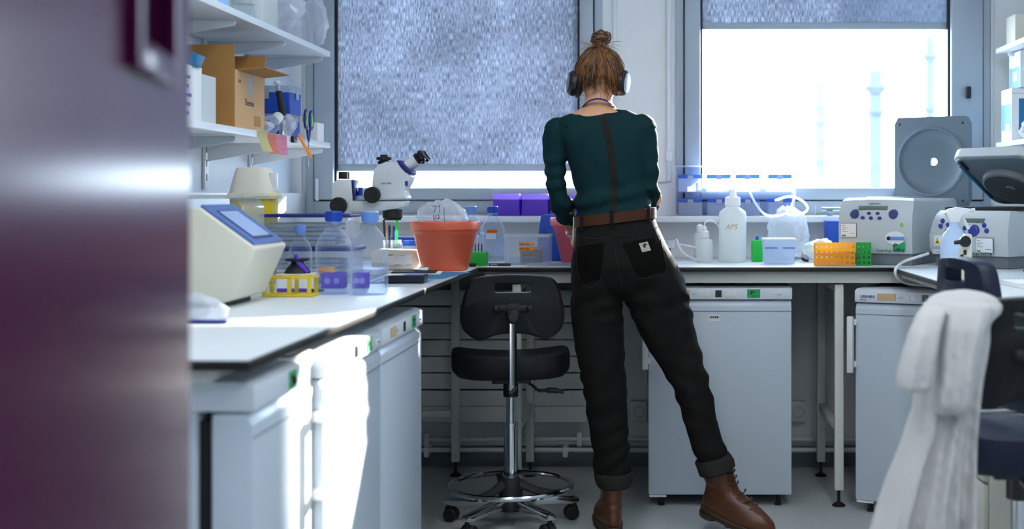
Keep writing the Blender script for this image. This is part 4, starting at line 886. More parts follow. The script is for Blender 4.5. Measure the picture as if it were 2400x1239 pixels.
# perforated racks
def rack(label, px, Y, wd, dp, H, mat, nx, rz):
    t = thing('perforated_rack', label, 'rack', (X(px, Y), Y, BZ+.0008), rz); h, d_ = wd/2, dp/2
    def holed(L_, n, M, nm):
        b = B(); nz_ = 4; hs = .0042
        xs = [-L_/2]; 
        for i in range(n): c = -L_/2+L_*(i+.5)/n; xs += [c-hs, c+hs]
        xs.append(L_/2); zs = [0]
        for i in range(nz_): c = H*(i+.6)/(nz_+.4); zs += [c-hs, c+hs]
        zs.append(H)
        for i in range(len(xs)-1):
            for j in range(len(zs)-1):
                if i % 2 and j % 2: continue
                b._new([M @ Vector((x, 0, z)) for x, z in ((xs[i], zs[j]), (xs[i+1], zs[j]), (xs[i+1], zs[j+1]), (xs[i], zs[j+1]))], [(0, 1, 2, 3)])
        bmesh.ops.remove_doubles(b.bm, verts=b.bm.verts[:], dist=1e-6); bmesh.ops.recalc_face_normals(b.bm, faces=b.bm.faces[:]); bmesh.ops.solidify(b.bm, geom=b.bm.faces[:], thickness=.002); b.build(nm, mat, t)
    T = Matrix.Translation
    holed(wd, nx, T((0, -d_, 0)), 'front_panel'); holed(wd, nx, T((0, d_, 0)), 'back_panel')
    holed(dp-.006, 3, T((-h+.001, 0, 0)) @ Matrix.Rotation(math.pi/2, 4, 'Z'), 'side_panel'); holed(dp-.006, 3, T((h-.001, 0, 0)) @ Matrix.Rotation(math.pi/2, 4, 'Z'), 'side_panel')
    B().box(-h+.004, h-.004, -d_+.004, d_-.004, .012, .015).build('deck', mat, t); B().box(-h+.004, h-.004, -d_+.004, d_-.004, H*.62, H*.62+.002).build('deck', mat, t)
rack('bright orange perforated tube rack in front of the grey centrifuge', 1955, 4.985, .155, .062, .089, 'orange_rack', 8, math.radians(-3))
rack('green perforated tube rack right beside the orange one', 2024, 5.0, .055, .062, .089, 'green_rack', 3, math.radians(-6))

# centrifuges
def dish_plate(b, w_, z0, z1, y, cx, cz, R, depth, n=48, thick=.05):
    """square plate facing -y with a round dish sunk in it"""
    sq = []; 
    for i in range(n):
        a = 2*math.pi*i/n; c, s_ = math.cos(a), math.sin(a)
        k = min((w_/abs(c) if abs(c) > 1e-6 else 9), ((z1-cz)/s_ if s_ > 1e-6 else ((z0-cz)/s_ if s_ < -1e-6 else 9)))
        sq.append((cx+k*c, cz+k*s_))
    ring = lambda r, yy: [Vector((cx+r*math.cos(2*math.pi*i/n), yy, cz+r*math.sin(2*math.pi*i/n))) for i in range(n)]
    rings = [[Vector((p[0], y+thick, p[1])) for p in sq], [Vector((p[0], y, p[1])) for p in sq], ring(R*1.08, y), ring(R*1.06, y-.004), ring(R*1.0, y-.004), ring(R*.97, y+.012), ring(R*.9, y+.012+depth*.25), ring(R*.6, y+depth*.85), ring(R*.3, y+depth), ring(R*.12, y+depth), ring(R*.12, y+thick)]
    b.loft(rings, closed=True)
def sticker_pack(t, y, wd, model, oval=True):
    pass
a = -math.radians(30)
t = thing('centrifuge', 'large grey centrifuge with upright open lid and two blue knobs', 'centrifuge', (.878, 5.058, BZ+.0008), a, 'benchtop centrifuges')
hw = .152; H = .262
rings = []
for z, y0, sx in ((.045, .004, 0), (.06, 0, 0), (.15, -.003, 0), (.2, .004, 0), (.235, .018, 0), (.252, .03, .004), (H, .05, .012)):
    n = 9; fr = [Vector((-hw+sx+(2*(hw-sx))*i/n, y0-.014*(1-((i/n)*2-1)**2), z+(.004*(1-((i/n)*2-1)**2) if z > .25 else 0))) for i in range(n+1)]
    rings.append(fr+[Vector((hw-sx, .595, z)), Vector((-hw+sx, .595, z))])
B().loft(rings).build('housing', 'cent', t, ang=25)
B().loft([[Vector((x, y, z)) for x, y in ((-hw+.004, .01), (0, -.004), (hw-.004, .01), (hw-.004, .575), (-hw+.004, .575))] for z in (.001, .0445)]).build('plinth', 'cent_dark', t)
b = B(); dish_plate(b, .165, .225, .615,   .60, .035, .42, .142, .035); b.build('lid', 'cent_lid', t)
b = B()
for x in (-.105, .175):
    for z in (.25, .585): b.cyl((x, .5995, z), (x, .598, z), .005, n=10)
b.build('lid_screws', 'ink', t)
B().lathe([(.13, H+.0035), (.135, H+.006), (.14, H+.0045), (.14, H+.0042)], (0, .3, 0), 36).build('chamber_ring', 'black', t)
fy = -.019
def fz(z): # front face offset at a height
    return fy+ (0 if z < .17 else (z-.17)*.35)
B().box(-.068, .052, fz(.222)-.004, fz(.222)+.012, .215, .232, .002).build('display', 'lcd', t)
for x in (-.082, .078): B().lathe([(0, .02), (.014, .02), (.018, .016), (.0195, 0), (0, 0)], n=10, M=Matrix.Translation((x, fz(.2)+(.012 if abs(x) > .03 else 0)-.002, .2)) @ Matrix.Rotation(math.pi/2, 4, 'X')).build('knob', 'knob', t)
for x, z in ((-.022, .202), (.014, .202), (-.046, .185), (-.012, .184), (.024, .184)): B().lathe([(0, .004), (.007, .004), (.009, 0), (0, 0)], n=14, M=Matrix.Translation((x, fz(z)-.001, z)) @ Matrix.Rotation(math.pi/2, 4, 'X') @ Matrix.Scale(.75, 4, (0, 1, 0))).build('button', 'button', t)
text('eppendorf', .011, 'greytext', t, (-.025, fz(.24)-.0015, .238))
B().lathe([(0, .006), (.006, .005), (.008, 0), (0, 0)], n=14, M=Matrix.Translation((.112, -.009, .158)) @ Matrix.Rotation(math.pi/2, 4, 'X')).build('indicator', 'lightgreen', t)
def plate(x, z, w_, h_, mat, nm, par, yy): return B().box(x-w_/2, x+w_/2, yy-.001, yy, z-h_/2, z+h_/2, .0003).build(nm, mat, par)
p_ = plate(-.105, .135, .068, .056, 'ink', 'rating_plate', t, -.0148); q_ = plate(-.105, .135, .065, .053, 'paper', 'rating_label', t, -.0159)
b = B()
for i, (x, z, l_) in enumerate(((-.133, .153, .014), (-.133, .143, .025), (-.133, .136, .016), (-.133, .129, .026), (-.097, .122, .018))): b.box(x, x+l_, -.0173, -.0168, z, z+.0018)
b.build('rating_print', 'greytext', q_); B().box(-.134, -.116, -.0173, -.0168, .111, .117).build('rating_green', 'green_tape', q_); B().lathe([(.006, 0), (.009, 0)], n=16, M=Matrix.Translation((-.086, -.0168, .146)) @ Matrix.Rotation(math.pi/2, 4, 'X')).build('seal', 'greytext', q_)
o_ = B().lathe([(0, .001), (1, .001), (1, 0), (0, 0)], n=32, M=Matrix.Translation((.088, -.0155, .107)) @ Matrix.Rotation(math.pi/2, 4, 'X') @ Matrix.Diagonal((.04, .026, 1, 1))).build('oval_sticker', 'paper', t)
B().box(.056, .125, -.0178, -.017, .098, .112).build('sticker_band', 'blue_light', o_); B().lathe([(0, .0015), (.008, .0015), (.008, 0), (0, 0)], n=14, M=Matrix.Translation((.062, -.0172, .105)) @ Matrix.Rotation(math.pi/2, 4, 'X')).build('sticker_emblem', 'ink', o_)
g_ = plate(.104, .072, .05, .034, 'green_tape', 'green_sticker', t, -.0145); B().tube([(.09-.006*math.cos(q), -.0158, .078+.006*math.sin(q)) for q in [i*.5-1.2 for i in range(10)]], .0022, 6).build('sticker_mark', 'ink', g_); text('2021', .01, 'ink', g_, (.094, -.016, .06))
text('Centrifuge 5702 R', .0155, 'ink', t, (.01, -.0195, .052), shear=.15)
b = B()
for i in range(4): b.box(hw-.001, hw+.0008, .40, .47, .205+i*-.014, .211+i*-.014)
b.build('vents', 'ink', t)
a2 = -math.radians(50); fl = Vector((1.085, 5.0)); d_ = .175; cc = fl+Vector((math.cos(a2), math.sin(a2)))*d_
t = thing('centrifuge', 'grey centrifuge with tilted open lid behind the spray bottle', 'centrifuge', (cc.x, cc.y, BZ+.0008), a2, 'benchtop centrifuges')
hw = .178; H = .215
rings = []
for z, y0, sx in ((.045, .01, .004), (.07, 0, 0), (.12, -.002, 0), (.17, .012, .004), (.2, .028, .01), (H, .045, .018)):
    n = 9; fr = [Vector((-hw+sx+(2*(hw-sx))*i/n, y0-.01*(1-((i/n)*2-1)**2), z)) for i in range(n+1)]
    rings.append(fr+[Vector((hw-sx, .44, z)), Vector((-hw+sx, .44, z))])
B().loft(rings).build('housing', 'cent', t, ang=25)
B().loft([[Vector((x, y, z)) for x, y in ((-hw+.012, .02), (0, .006), (hw-.012, .02), (hw-.012, .435), (-hw+.012, .435))] for z in (.001, .0445)]).build('plinth', 'cent_dark', t)
B().prism(rrect(-hw+.01, hw-.01, .06, .438, .03), H+.0005, H+.014, 'z', .003).build('chamber_rim', 'blackmatte', t)
def fz2(z): return -.013+(0 if z < .12 else (z-.12)*.32)
lcd_ = B().box(-.02, .07, fz2(.178)-.004, fz2(.178)+.01, .168, .186, .002).build('display', 'lcd', t)
for x in (-.055, .035): B().lathe([(0, .014), (.017, .014), (.022, .01), (.023, 0), (0, 0)], n=22, M=Matrix.Translation((x, fz2(.14), .14)) @ Matrix.Rotation(math.pi/2, 4, 'X')).build('knob', 'button', t)
for x, z in ((-.12, .175), (-.125, .155), (-.09, .16), (-.09, .135), (.075, .16), (.09, .14), (-.01, .148), (-.015, .128)): B().lathe([(0, .004), (.008, .004), (.01, 0), (0, 0)], n=14, M=Matrix.Translation((x, fz2(z)-.001, z)) @ Matrix.Rotation(math.pi/2, 4, 'X')).build('button', 'button', t)
p_ = plate(.085, .085, .078, .058, 'ink', 'rating_plate', t, -.0125); q_ = plate(.085, .085, .074, .055, 'paper', 'rating_label', t, -.0136); b = B()
for i, (x, z, l_) in enumerate(((.053, .103, .014), (.053, .093, .025), (.053, .086, .016), (.053, .079, .026), (.09, .07, .026))): b.box(x, x+l_, -.0152, -.0147, z, z+.0018)
b.build('rating_print', 'greytext', q_); B().box(.052, .068, -.0152, -.0147, .061, .067).build('rating_green', 'green_tape', q_)
text('Centrifuge 5427 R', .018, 'ink', t, (-.015, -.0150, .047), shear=.15)
s_ = plate(-.135, .098, .036, .04, 'paper', 'warning_label', t, -.0075); B().prism([(-.148, .085), (-.122, .085), (-.135, .112)], -.0095, -.0088, 'y').build('warning_triangle', 'warn', s_); B().lathe([(0, .001), (.004, .001), (.004, 0), (0, 0)], n=10, M=Matrix.Translation((-.135, -.0097, .093)) @ Matrix.Rotation(math.pi/2, 4, 'X')).build('warning_symbol', 'ink', s_)
s_ = plate(-.125, .055, .06, .016, 'paper', 'name_label', t, -.0075); text('T  DOOR LAB', .009, 'ink', s_, (-.15, -.0088, .052))
g_ = B().box(hw+.0002, hw+.0014, .13, .175, .14, .185).build('green_sticker', 'green_tape', t); B().lathe([(0, .001), (.006, .001), (.006, 0), (0, 0)], n=10, M=Matrix.Translation((hw+.0016, .14, .168)) @ Matrix.Rotation(math.pi/2, 4, 'Y')).build('sticker_mark', 'ink', g_)
# tilted lid with rounded corners, hinged at the back
ld = B(); th_ = math.radians(31); M = Matrix.Translation((0, .425, H+.016)) @ Matrix.Rotation(-th_, 4, 'X') @ Matrix.Translation((0, -.36, 0))
ld.prism(rrect(-hw+.004, hw-.004, 0, .355, .04, 6), 0.012, .05, 'z', .012, 3, M=M); ld.build('lid', 'cent', t)
B().prism(rrect(-hw+.014, hw-.014, .01, .35, .035, 6), .003, .0115, 'z', .002, M=M).build('lid_lining', 'cent_lid', t)
B().lathe([(.118, .0), (.114, -.022), (.105, -.026), (.09, -.02), (.02, -.018), (.018, -.026), (0, -.026)], n=40, M=M @ Matrix.Translation((0, .2, .0025))).build('lid_seal', 'cent_dark', t)
B().box(-hw+.018, -hw+.03, .05, .3, -.004, .0025, .002, M=M).build('lid_strip', 'teal_box', t); B().box(hw-.03, hw-.018, .05, .3, -.004, .0025, .002, M=M).build('lid_strip', 'blackmatte', t)
B().box(-hw+.03, -hw+.05, .02, .08, -.005, .0025, .002, M=M).build('latch', 'black', t)
# spray bottle, pipette controller, notebook, cables
t = thing('spray_bottle', 'white spray bottle with trigger head in front of the right centrifuge', 'bottle', (X(2236, 4.46), 4.46, BZ+.0008))
B().loft([ell(0, 0, z, a, a*.85, 24, 2.4) for z, a in ((0, .043), (.006, .047), (.11, .047), (.135, .04), (.155, .024), (.165, .0165), (.178, .0165))]).build('body', 'boxmilky', t)
B().prism([(-.018, .1785), (.018, .1785), (.018, .2), (.03, .212), (.062, .216), (.062, .226), (.01, .232), (-.02, .226), (-.036, .212), (-.02, .2)], -.014, .014, 'y', .004).build('spray_head', 'hdpe_cap', t)
B().cyl((.062, 0, .221), (.072, 0, .221), .008, n=14).build('nozzle', 'hdpe_cap', t); B().tube([(.026, 0, .208), (.034, 0, .19), (.046, 0, .165), (.05, 0, .155)], .006, 8, smooth=3, flat=.9).build('trigger', 'hdpe_cap', t)
Yp = 4.12; t = thing('pipette', 'cream pipette controller with black buttons standing on the right bench', 'pipette', (X(2262, Yp), Yp, BZ+.0008))
B().prism([(-.055, .0), (.02, .0), (.02, .148), (-.005, .15), (-.012, .09), (-.03, .055), (-.055, .045)], -.014, .014, 'y', .005).build('handle_body', 'cream', t)
B().cyl((-.006, -.0145, .125), (-.006, -.03, .125), .018, n=20).build('dial', 'black', t); B().cyl((-.012, -.022, .125), (-.04, -.022, .121), .008, .006, n=14).build('nozzle', 'black', t)
for x, z in ((-.004, .09), (-.014, .075), (-.024, .062)): B().box(x-.005, x+.005, -.017, -.0145, z-.008, z+.008, .001).build('button', 'black', t)
t = thing('notebook', 'white spiral notebook lying on the right bench', 'notebook', (1.20, 3.86, BZ+.0008), .05)
B().box(-.13, .15, -.1, .09, 0, .012, .001).build('pages', 'paper', t); B().box(-.131, .151, -.101, .091, .0122, .0135, .0004).build('cover', 'paper', t)
r0 = B().tube([(0, .006*math.cos(i*.785), .007+.008*math.sin(i*.785)) for i in range(8)], .0008, 5, closed=True).build('ring', 'silver', t, (-.12, .092, 0))
for i in range(1, 20): same(r0, (-.12+i*.0135, .092, 0), t)
o = B().tube([at(2176, 594, 4.9), at(2150, 602, 4.87), at(2116, 614, 4.86), at(2099, 632, 4.74), at(2103, 650, 4.74), at(2126, 664, 4.80), at(2170, 669, 4.8), at(2215, 672, 4.75)], .0055, 8, smooth=8).build('power_cable', 'hdpe_cap'); tag(o, 'white cable looping over the front edge of the right bench corner', 'cable')
o = B().tube([(1.30, 4.42, BZ+.005), (1.33, 4.3, BZ+.03), (1.36, 4.32, BZ+.06), (1.37, 4.36, BZ+.045), (1.34, 4.42, BZ+.02), (1.32, 4.55, BZ+.006), (1.4, 4.46, BZ+.006), (1.6, 4.4, BZ+.006)], .004, 8, smooth=6).build('power_cable', 'black'); tag(o, 'black cable curling on the right bench beside the centrifuge', 'cable')
t = thing('tube_strip_box', 'clear box of small tubes beside the right centrifuge at the picture edge', 'box', (1.47, 4.56, BZ+.0008)); B().prism(rrect(-.06, .06, -.05, .05, .008), 0, .035, 'z', .003).build('tub', 'clearbox', t); B().prism(rrect(-.062, .062, -.052, .052, .008), .0355, .042, 'z', .002).build('lid', 'frost', t)

# ---------------------------------------------------------------- left shelves
def carton(name, label, x0, x1, y0, y1, z, H, mats, cat='box'):
    t = thing(name, label, cat, ((x0+x1)/2, (y0+y1)/2, z+.0008)); h, d_ = (x1-x0)/2, (y1-y0)/2
    B().box(-h, h, -d_, d_, 0, H, .002).build('body', mats, t); return t, h, d_
# open cardboard carton
t = thing('carton', 'open brown cardboard carton on the lower left shelf', 'box', (-1.415, 4.165, ZM+.0008)); h, d_, H = .105, .155, .185; q = .004
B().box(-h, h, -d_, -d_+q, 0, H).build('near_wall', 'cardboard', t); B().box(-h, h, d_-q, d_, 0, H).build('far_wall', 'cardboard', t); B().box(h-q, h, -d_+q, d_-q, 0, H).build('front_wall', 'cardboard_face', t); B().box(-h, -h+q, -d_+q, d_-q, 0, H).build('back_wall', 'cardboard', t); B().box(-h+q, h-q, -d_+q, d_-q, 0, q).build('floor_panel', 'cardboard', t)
B().box(-h, h, -q, 0, 0, .075, M=Matrix.Translation((0, -d_+q, H+.0008)) @ Matrix.Rotation(math.radians(6), 4, 'X')).build('near_flap', 'cardboard', t)
B().box(-h, h, 0, q, 0, .075, M=Matrix.Translation((0, d_-q, H+.0008)) @ Matrix.Rotation(math.radians(-12), 4, 'X')).build('far_flap', 'cardboard', t)
B().box(0, .085, -d_+.03, d_-.005, -q, 0, M=Matrix.Translation((h, 0, H+.0018)) @ Matrix.Rotation(math.radians(-6), 4, 'Y')).build('front_flap', 'cardboard', t)
B().box(-.085, 0, -d_+.01, d_-.01, -q, 0, M=Matrix.Translation((-h, 0, H+.005)) @ Matrix.Rotation(math.radians(60), 4, 'Y')).build('back_flap', 'cardboard', t)
text('Thermo', .03, 'ink', t, (h+.0004, -.06, .078), (math.pi/2, 0, math.pi/2)); text('S-M', .015, 'ink', t, (h+.0004, -.12, .145), (math.pi/2, 0, math.pi/2)); B().box(h+.0002, h+.0006, .04, .11, .015, .05).build('barcode_label', 'cardboard', t); B().box(h+.0002, h+.0008, -.02, .02, .11, H-.003).build('sealing_tape', 'frost', t)
text('KY', .03, 'ink', t, (-.06, -d_-.004, H+.03))
# boxes left of it
t = thing('file_box', 'grey open file box left of the brown carton on the left shelf', 'box', (-1.42, 3.88, ZM+.0008)); b = B(); b.box(-.09, .075, -.06, -.056, 0, .15).box(-.09, .075, .056, .06, 0, .15).box(-.09, -.086, -.056, .056, 0, .15).box(.071, .075, -.056, .056, 0, .15); b.build('body', 'cent', t); B().box(-.085, .07, -.055, .055, .001, .01).build('floor_plate', 'black', t)
t, h, d_ = carton('glove_carton', 'white and blue carton with torn open flap at the left of the shelf', -1.5, -1.335, 3.62, 3.79, ZM, .165, 'paper'); B().box(-h-.0008, h+.0008, -d_-.001, -d_-.0002, .0, .155).build('blue_side', 'teal_box', t)
B().box(-.012, .012, -.03, .03, 0, .035, .001, M=Matrix.Translation((h-.005, .03, .167)) @ Matrix.Rotation(.4, 4, 'Y')).build('flap', 'teal_box', t)
b = B()
for i in range(5): b.box(h+.0002, h+.0006, -.05, -.02+.01*(i % 3), .02+i*.026, .03+i*.026)
b.build('print', 'blue', t)
# blue boxes
for i, (Yb, z, H) in enumerate(((4.86, ZM, .095), (4.88, ZM+.0965, .105))):
    t = thing('lidded_box', ('blue plastic box at the bottom of the pair behind the scissors', 'blue plastic box with clear lid on top behind the scissors')[i], 'box', (-1.46, Yb, z+.0008), 0, 'blue boxes on the left shelf')
    B().prism(rrect(-.11, .10, -.075, .075, .008), 0, H-.026, 'z', .003).build('tub', 'blue', t); B().prism(rrect(-.113, .103, -.078, .078, .008), H-.0255, H, 'z', .003).build('lid', 'boxmilky', t); B().box(.1035, .107, -.015, .015, H-.05, H-.012, .001).build('latch', 'frost', t); B().box(-.02, .02, -.0815, -.0785, H-.05, H-.012, .001).build('latch', 'frost', t)
# tilted culture flask
t = thing('culture_flask', 'clear culture flask with white cap lying tilted beside the carton', 'flask', (-1.345, 4.47, ZM+.0185)); t.rotation_euler = (math.radians(0), math.radians(-30), math.radians(75))
B().prism([(-.05, -.028), (.03, -.028), (.052, -.012), (.052, .012), (.03, .028), (-.05, .028)], -.014, .034, 'z', .004).build('body', 'glass', t); B().cyl((.053, 0, .008), (.088, 0, .008), .0195, n=24, bev=.002).build('cap', 'hdpe_cap', t)
# handle tool (brush), small white box, zip bag
t = thing('pipette_filler', 'dark handled tool standing upright on the left shelf', 'tool', (-1.335, 4.62, ZM+.0008))
B().tube([(0, 0, .06), (-.004, 0, .1), (-.016, 0, .165)], [.011, .0125, .011], 12, smooth=4).build('handle', 'blackmatte', t); B().tube([(-.016, 0, .165), (-.019, 0, .185)], [.011, .007], 10).build('collar', 'silver', t); B().ball((-.02, 0, .195), (.012, .012, .009), 14).build('head', 'white_pl', t); B().lathe([(0, 0), (.016, 0), (.014, .02), (.009, .0598), (0, .0598)], n=14).build('base', 'silver', t)
bag('clear zip bag slumped at the front edge of the lower left shelf', (-1.325, 4.64, ZM+.045), .028, .05, .036, 2.2, 16)
bag('clear plastic film hanging near the sticky notes on the shelf', (-1.325, 4.37, ZM+.024), .028, .04, .019, 9.2, 16)
t, h, d_ = carton('small_carton', 'small white carton at the window end of the lower left shelf', -1.385, -1.3, 4.965, 5.06, ZM, .072, 'paper'); B().box(-.012, .012, -d_-.0012, -d_-.0002, .05, .066).build('slot', 'cent', t)
# scissors hung on the edge + tweezers + notes
t = thing('scissors', 'blue and green handled scissors hanging at the shelf edge', 'scissors', (SX+.010, 4.72, ZM-.01))
for s_ in (-1, 1):
    lp = [(0.006, s_*.022+.018*math.cos(i*.4488)*.8+s_*.004, .058+.024*math.sin(i*.4488)) for i in range(14)]
    B().tube(lp, .0045, 8, closed=True).build('handle_loop', 'blue_dark', t); B().tube([(0.006, p[1]*.999, p[2]) for p in [(0, s_*.026+.0105*math.cos(i*.4488), .058+.018*math.sin(i*.4488)) for i in range(14)]], .003, 6, closed=True).build('loop_lining', 'lightgreen', t)
    B().tube([(.006, s_*.017, .036), (.006, s_*.006, .012), (.006, -s_*.001, 0)], .0045, 8, smooth=3).build('shank', 'blue_dark', t)
    B().prism([(-s_*.005, 0), (s_*.004, 0), (-s_*.004, -.075)], .004+(.002 if s_ > 0 else 0), .0055+(.002 if s_ > 0 else 0), 'x').build('blade', 'steel', t)
t.scale = (1, 1.35, 1.35)
t = thing('tweezers', 'orange plastic tweezers hanging at the shelf edge', 'tweezers', (SX+.004, 4.62, ZM+.012))
for s_ in (-1, 1): B().tube([(0, 0, 0), (.012, .03+s_*.004, -.035), (.022, .07+s_*.012, -.07), (.026, .085+s_*.01, -.085)], [.0035, .005, .004, .002], 8, smooth=4).build('arm', 'orange_tape', t)
t = thing('binder_clip', 'small black binder clip on the edge of the lower left shelf', 'clip', (SX, 4.56, ZM-.011)); B().box(.0008, .012, -.02, .02, -.012, .0105, .002).build('clip', 'black', t); B().tube([(.012, -.012, 0), (.02, -.01, .004), (.02, .01, .004), (.012, .012, 0)], .0012, 6).build('wire', 'silver', t)
for i, (yy, w_, m, dz, lab, bend) in enumerate(((4.205, .1, 'yellow_note', .004, 'pale yellow sticky note curling off the shelf edge', .02), (4.315, .098, 'salmon_note', .0, 'salmon sticky note in the middle at the shelf edge', .008), (4.43, .108, 'pink_note', .0, 'pink sticky note with writing at the shelf edge', .003))):
    b = B(); V = []
    for k in range(7):
        f = k/6; x = .0012+i*.0006+bend*f*f
        V.append((b.bm.verts.new((x, -w_/2, -.07*f)), b.bm.verts.new((x+.002*f, w_/2, -.07*f+.002))))
    for (a, c), (e, f) in zip(V, V[1:]): b.bm.faces.new((a, c, f, e))
    bmesh.ops.solidify(b.bm, geom=b.bm.faces[:], thickness=.0003); o = b.build('sticky_note', m, None, (SX, yy, ZM-.002+dz)); tag(o, lab, 'note', 'sticky notes')
    if i: 
        b = B()
        for k in range(3): b.tube([(.004+i*.0006+bend*.3*k/2, -.02+j*.008, -.014-k*.018+.002*(j % 2)) for j in range(6)], .0006, 4)
        b.build('handwriting', 'pink_pl', o)
# upper shelf
t, h, d_ = carton('carton', 'white carton with blue end on the upper left shelf', -1.56, -1.32, 3.55, 3.98, ZU, .2, 'paper'); B().box(-h-.001, h+.001, d_*.55, d_+.001, -.0003, .2012).build('blue_end', 'sky_box', t)
text('STERILE', .025, 'greytext', t, (h+.0005, -.15, .05), (math.pi/2, 0, math.pi/2))
t = thing('jar', 'short clear jar beside the white canister on the upper shelf', 'jar', (-1.335, 4.17, ZU+.0008)); B().lathe([(0, 0), (.036, 0), (.038, .006), (.038, .045), (.036, .048)], n=24).build('jar', 'clearbox', t); B().lathe([(0, .0485), (.038, .0485), (.038, .06), (0, .06)], n=24).build('lid', 'frost', t)
t = thing('canister', 'white plastic canister with rounded corners on the upper left shelf', 'canister', (-1.43, 4.42, ZU+.0008)); B().prism(rrect(-.11, .11, -.11, .11, .03), 0, .2, 'z', .015, 3).build('body', 'hdpe', t); B().lathe([(0, .2005), (.03, .2005), (.03, .225), (0, .225)], n=20).build('cap', 'hdpe_cap', t)
o = bag('clear plastic bag with a red cap inside on the upper shelf', (-1.43, 4.78, ZU+.135), .12, .155, .115, 3.3, 22)
t = thing('screw_lid', 'red plastic cap lying in the bag on the upper shelf', 'cap', (-1.335, 4.63, ZU+.0009)); B().lathe([(0, 0), (.014, 0), (.015, .004), (.013, .018), (0, .02)], n=16).build('cap', 'orange_pl', t)
o = bag('crumpled clear plastic bag hanging over the end of the upper shelf', (-1.33, 5.03, ZU+.11), .05, .045, .1, 6.3, 18)
# ---------------------------------------------------------------- right shelves
t, h, d_ = carton('carton', 'white and teal carton on the lower right shelf', 1.52, 1.82, 5.42, 5.585, 1.434, .225, 'paper'); B().box(-h+.03, h-.01, -d_-.001, -d_-.0002, .04, .18).build('teal_panel', 'teal_box', t); B().box(-h-.001, -h-.0002, -d_+.01, d_-.01, .05, .16).build('pale_panel', 'sky_box', t); B().box(-h-.0018, -h-.0011, -.05, .01, .03, .075).build('label', 'paper', t); B().box(-h-.001, h, -d_-.0011, -d_-.0001, .2, .203).build('flap_line', 'cent', t)
t, h, d_ = carton('carton', 'white and teal carton stacked on top under the upper right shelf', 1.55, 1.82, 5.40, 5.57, 1.660, .155, 'paper'); B().box(-h+.02, h-.01, -d_-.001, -d_-.0002, .03, .12).build('teal_panel', 'teal_box', t); B().box(-h-.001, -h-.0002, -d_+.01, d_-.01, .0, .09).build('pale_panel', 'sky_box', t); B().box(-h-.0018, -h-.0011, -.04, .02, .03, .07).build('label', 'paper', t)
bag('small crumpled clear bag in front of the teal carton', (1.60, 5.33, 1.434+.045), .07, .05, .045, 8.8, 18)
t, h, d_ = carton('carton', 'pale carton at the far end of the upper right shelf', 1.54, 1.66, 5.44, 5.58, 1.845, .13, 'paper_cream'); t, h, d_ = carton('carton', 'white carton leaning on the upper right shelf at the picture edge', 1.665, 1.84, 5.28, 5.42, 1.845, .25, 'paper'); B().box(-h-.001, -h-.0002, -.05, -.045, .02, .2).build('edge_line', 'ink', t)
t = thing('plastic_tub', 'white tub on the upper right shelf at the corner of the picture', 'tub', (1.63, 5.1, 1.8458)); B().prism(rrect(-.07, .1, -.1, .1, .02), 0, .16, 'z', .01).build('tub', 'hdpe', t); B().prism(rrect(-.075, .105, -.105, .105, .02), .1605, .175, 'z', .004).build('lid', 'hdpe_cap', t)
# ---------------------------------------------------------------- the woman at the bench
YP = 4.58; base = Vector((-.16, YP, 0))
def px(x): return X(x, YP)
def pz(y): return Z(y, YP)
K = YP/F
def horiz(rows, e=2.2, n=28):
    """rows: (py, x_left, x_right, depth, y offset)"""
    return [ell((px(a)+px(c))/2, YP+dy, pz(py), (px(c)-px(a))/2, d_, n, e) for py, a, c, d_, dy in rows]
def chain(b, pts, n=14):
    """pts: (px, py, dy, radius)"""
    P = [Vector((px(x), YP+dy, pz(y))) for x, y, dy, r in pts]; b.tube(P, [r for *_, r in pts], n)
    b.ball(P[0], pts[0][3]*.98, 14).ball(P[-1], pts[-1][3]*.98, 14)
LARM = [(1307, 306, .0, .050), (1300, 340, .0, .046), (1301, 390, -.005, .039), (1304, 440, -.01, .0345), (1314, 478, .015, .040), (1324, 502, .07, .040)]
RARM = [(1506, 300, .0, .050), (1515, 340, .0, .044), (1519, 390, -.005, .039), (1520, 432, 0, .037), (1524, 462, .05, .038), (1522, 480, .10, .034)]
LW_ = Vector((px(1340), YP+.17, pz(545))); RW_ = Vector((px(1490), YP+.30, pz(545)))
def hand(b, wrist, fwd, palm_n, size=1.0, curl=.5, side=1):
    """five-fingered hand: palm, four curled fingers, thumb"""
    f = fwd.normalized(); nrm = (palm_n-f*palm_n.dot(f)).normalized(); s_ = f.cross(nrm)*side
    M = Matrix((s_, f, nrm)).transposed().to_4x4(); M.translation = wrist
    b.loft([[M @ (Vector((x, y, z))*size) for x, z in [(w_*math.cos(a), d_*math.sin(a)) for a in [i*math.pi/6 for i in range(12)]]] for y, w_, d_ in ((-.02, .027, .02), (.01, .03, .019), (.04, .04, .017), (.075, .042, .015), (.088, .038, .012))])
    for i, (x, L_) in enumerate(((-.03, .066), (-.011, .076), (.009, .072), (.028, .056))):
        p = Vector((x, .078, 0)); a = 0; P = [p]
        for k, q in enumerate((.45, .32, .23)):
            a += curl*(.7 if k == 0 else .9); p = p+Vector((x*.12*q, math.cos(a)*L_*q, -math.sin(a)*L_*q)); P.append(p)
        b.tube([M @ (v*size) for v in P], [.0098*size, .0092*size, .0085*size, .007*size], 8); b.ball(M @ (P[-1]*size), .0072*size, 8)
    P = [Vector((-.026, .015, -.004)), Vector((-.048, .042, -.014)), Vector((-.055, .068, -.026)), Vector((-.05, .088, -.036))]
    b.tube([M @ (v*size) for v in P], [.014*size, .0115*size, .0105*size, .0085*size], 8); b.ball(M @ (P[-1]*size), .0086*size, 8)
def add_boot_dims(): pass
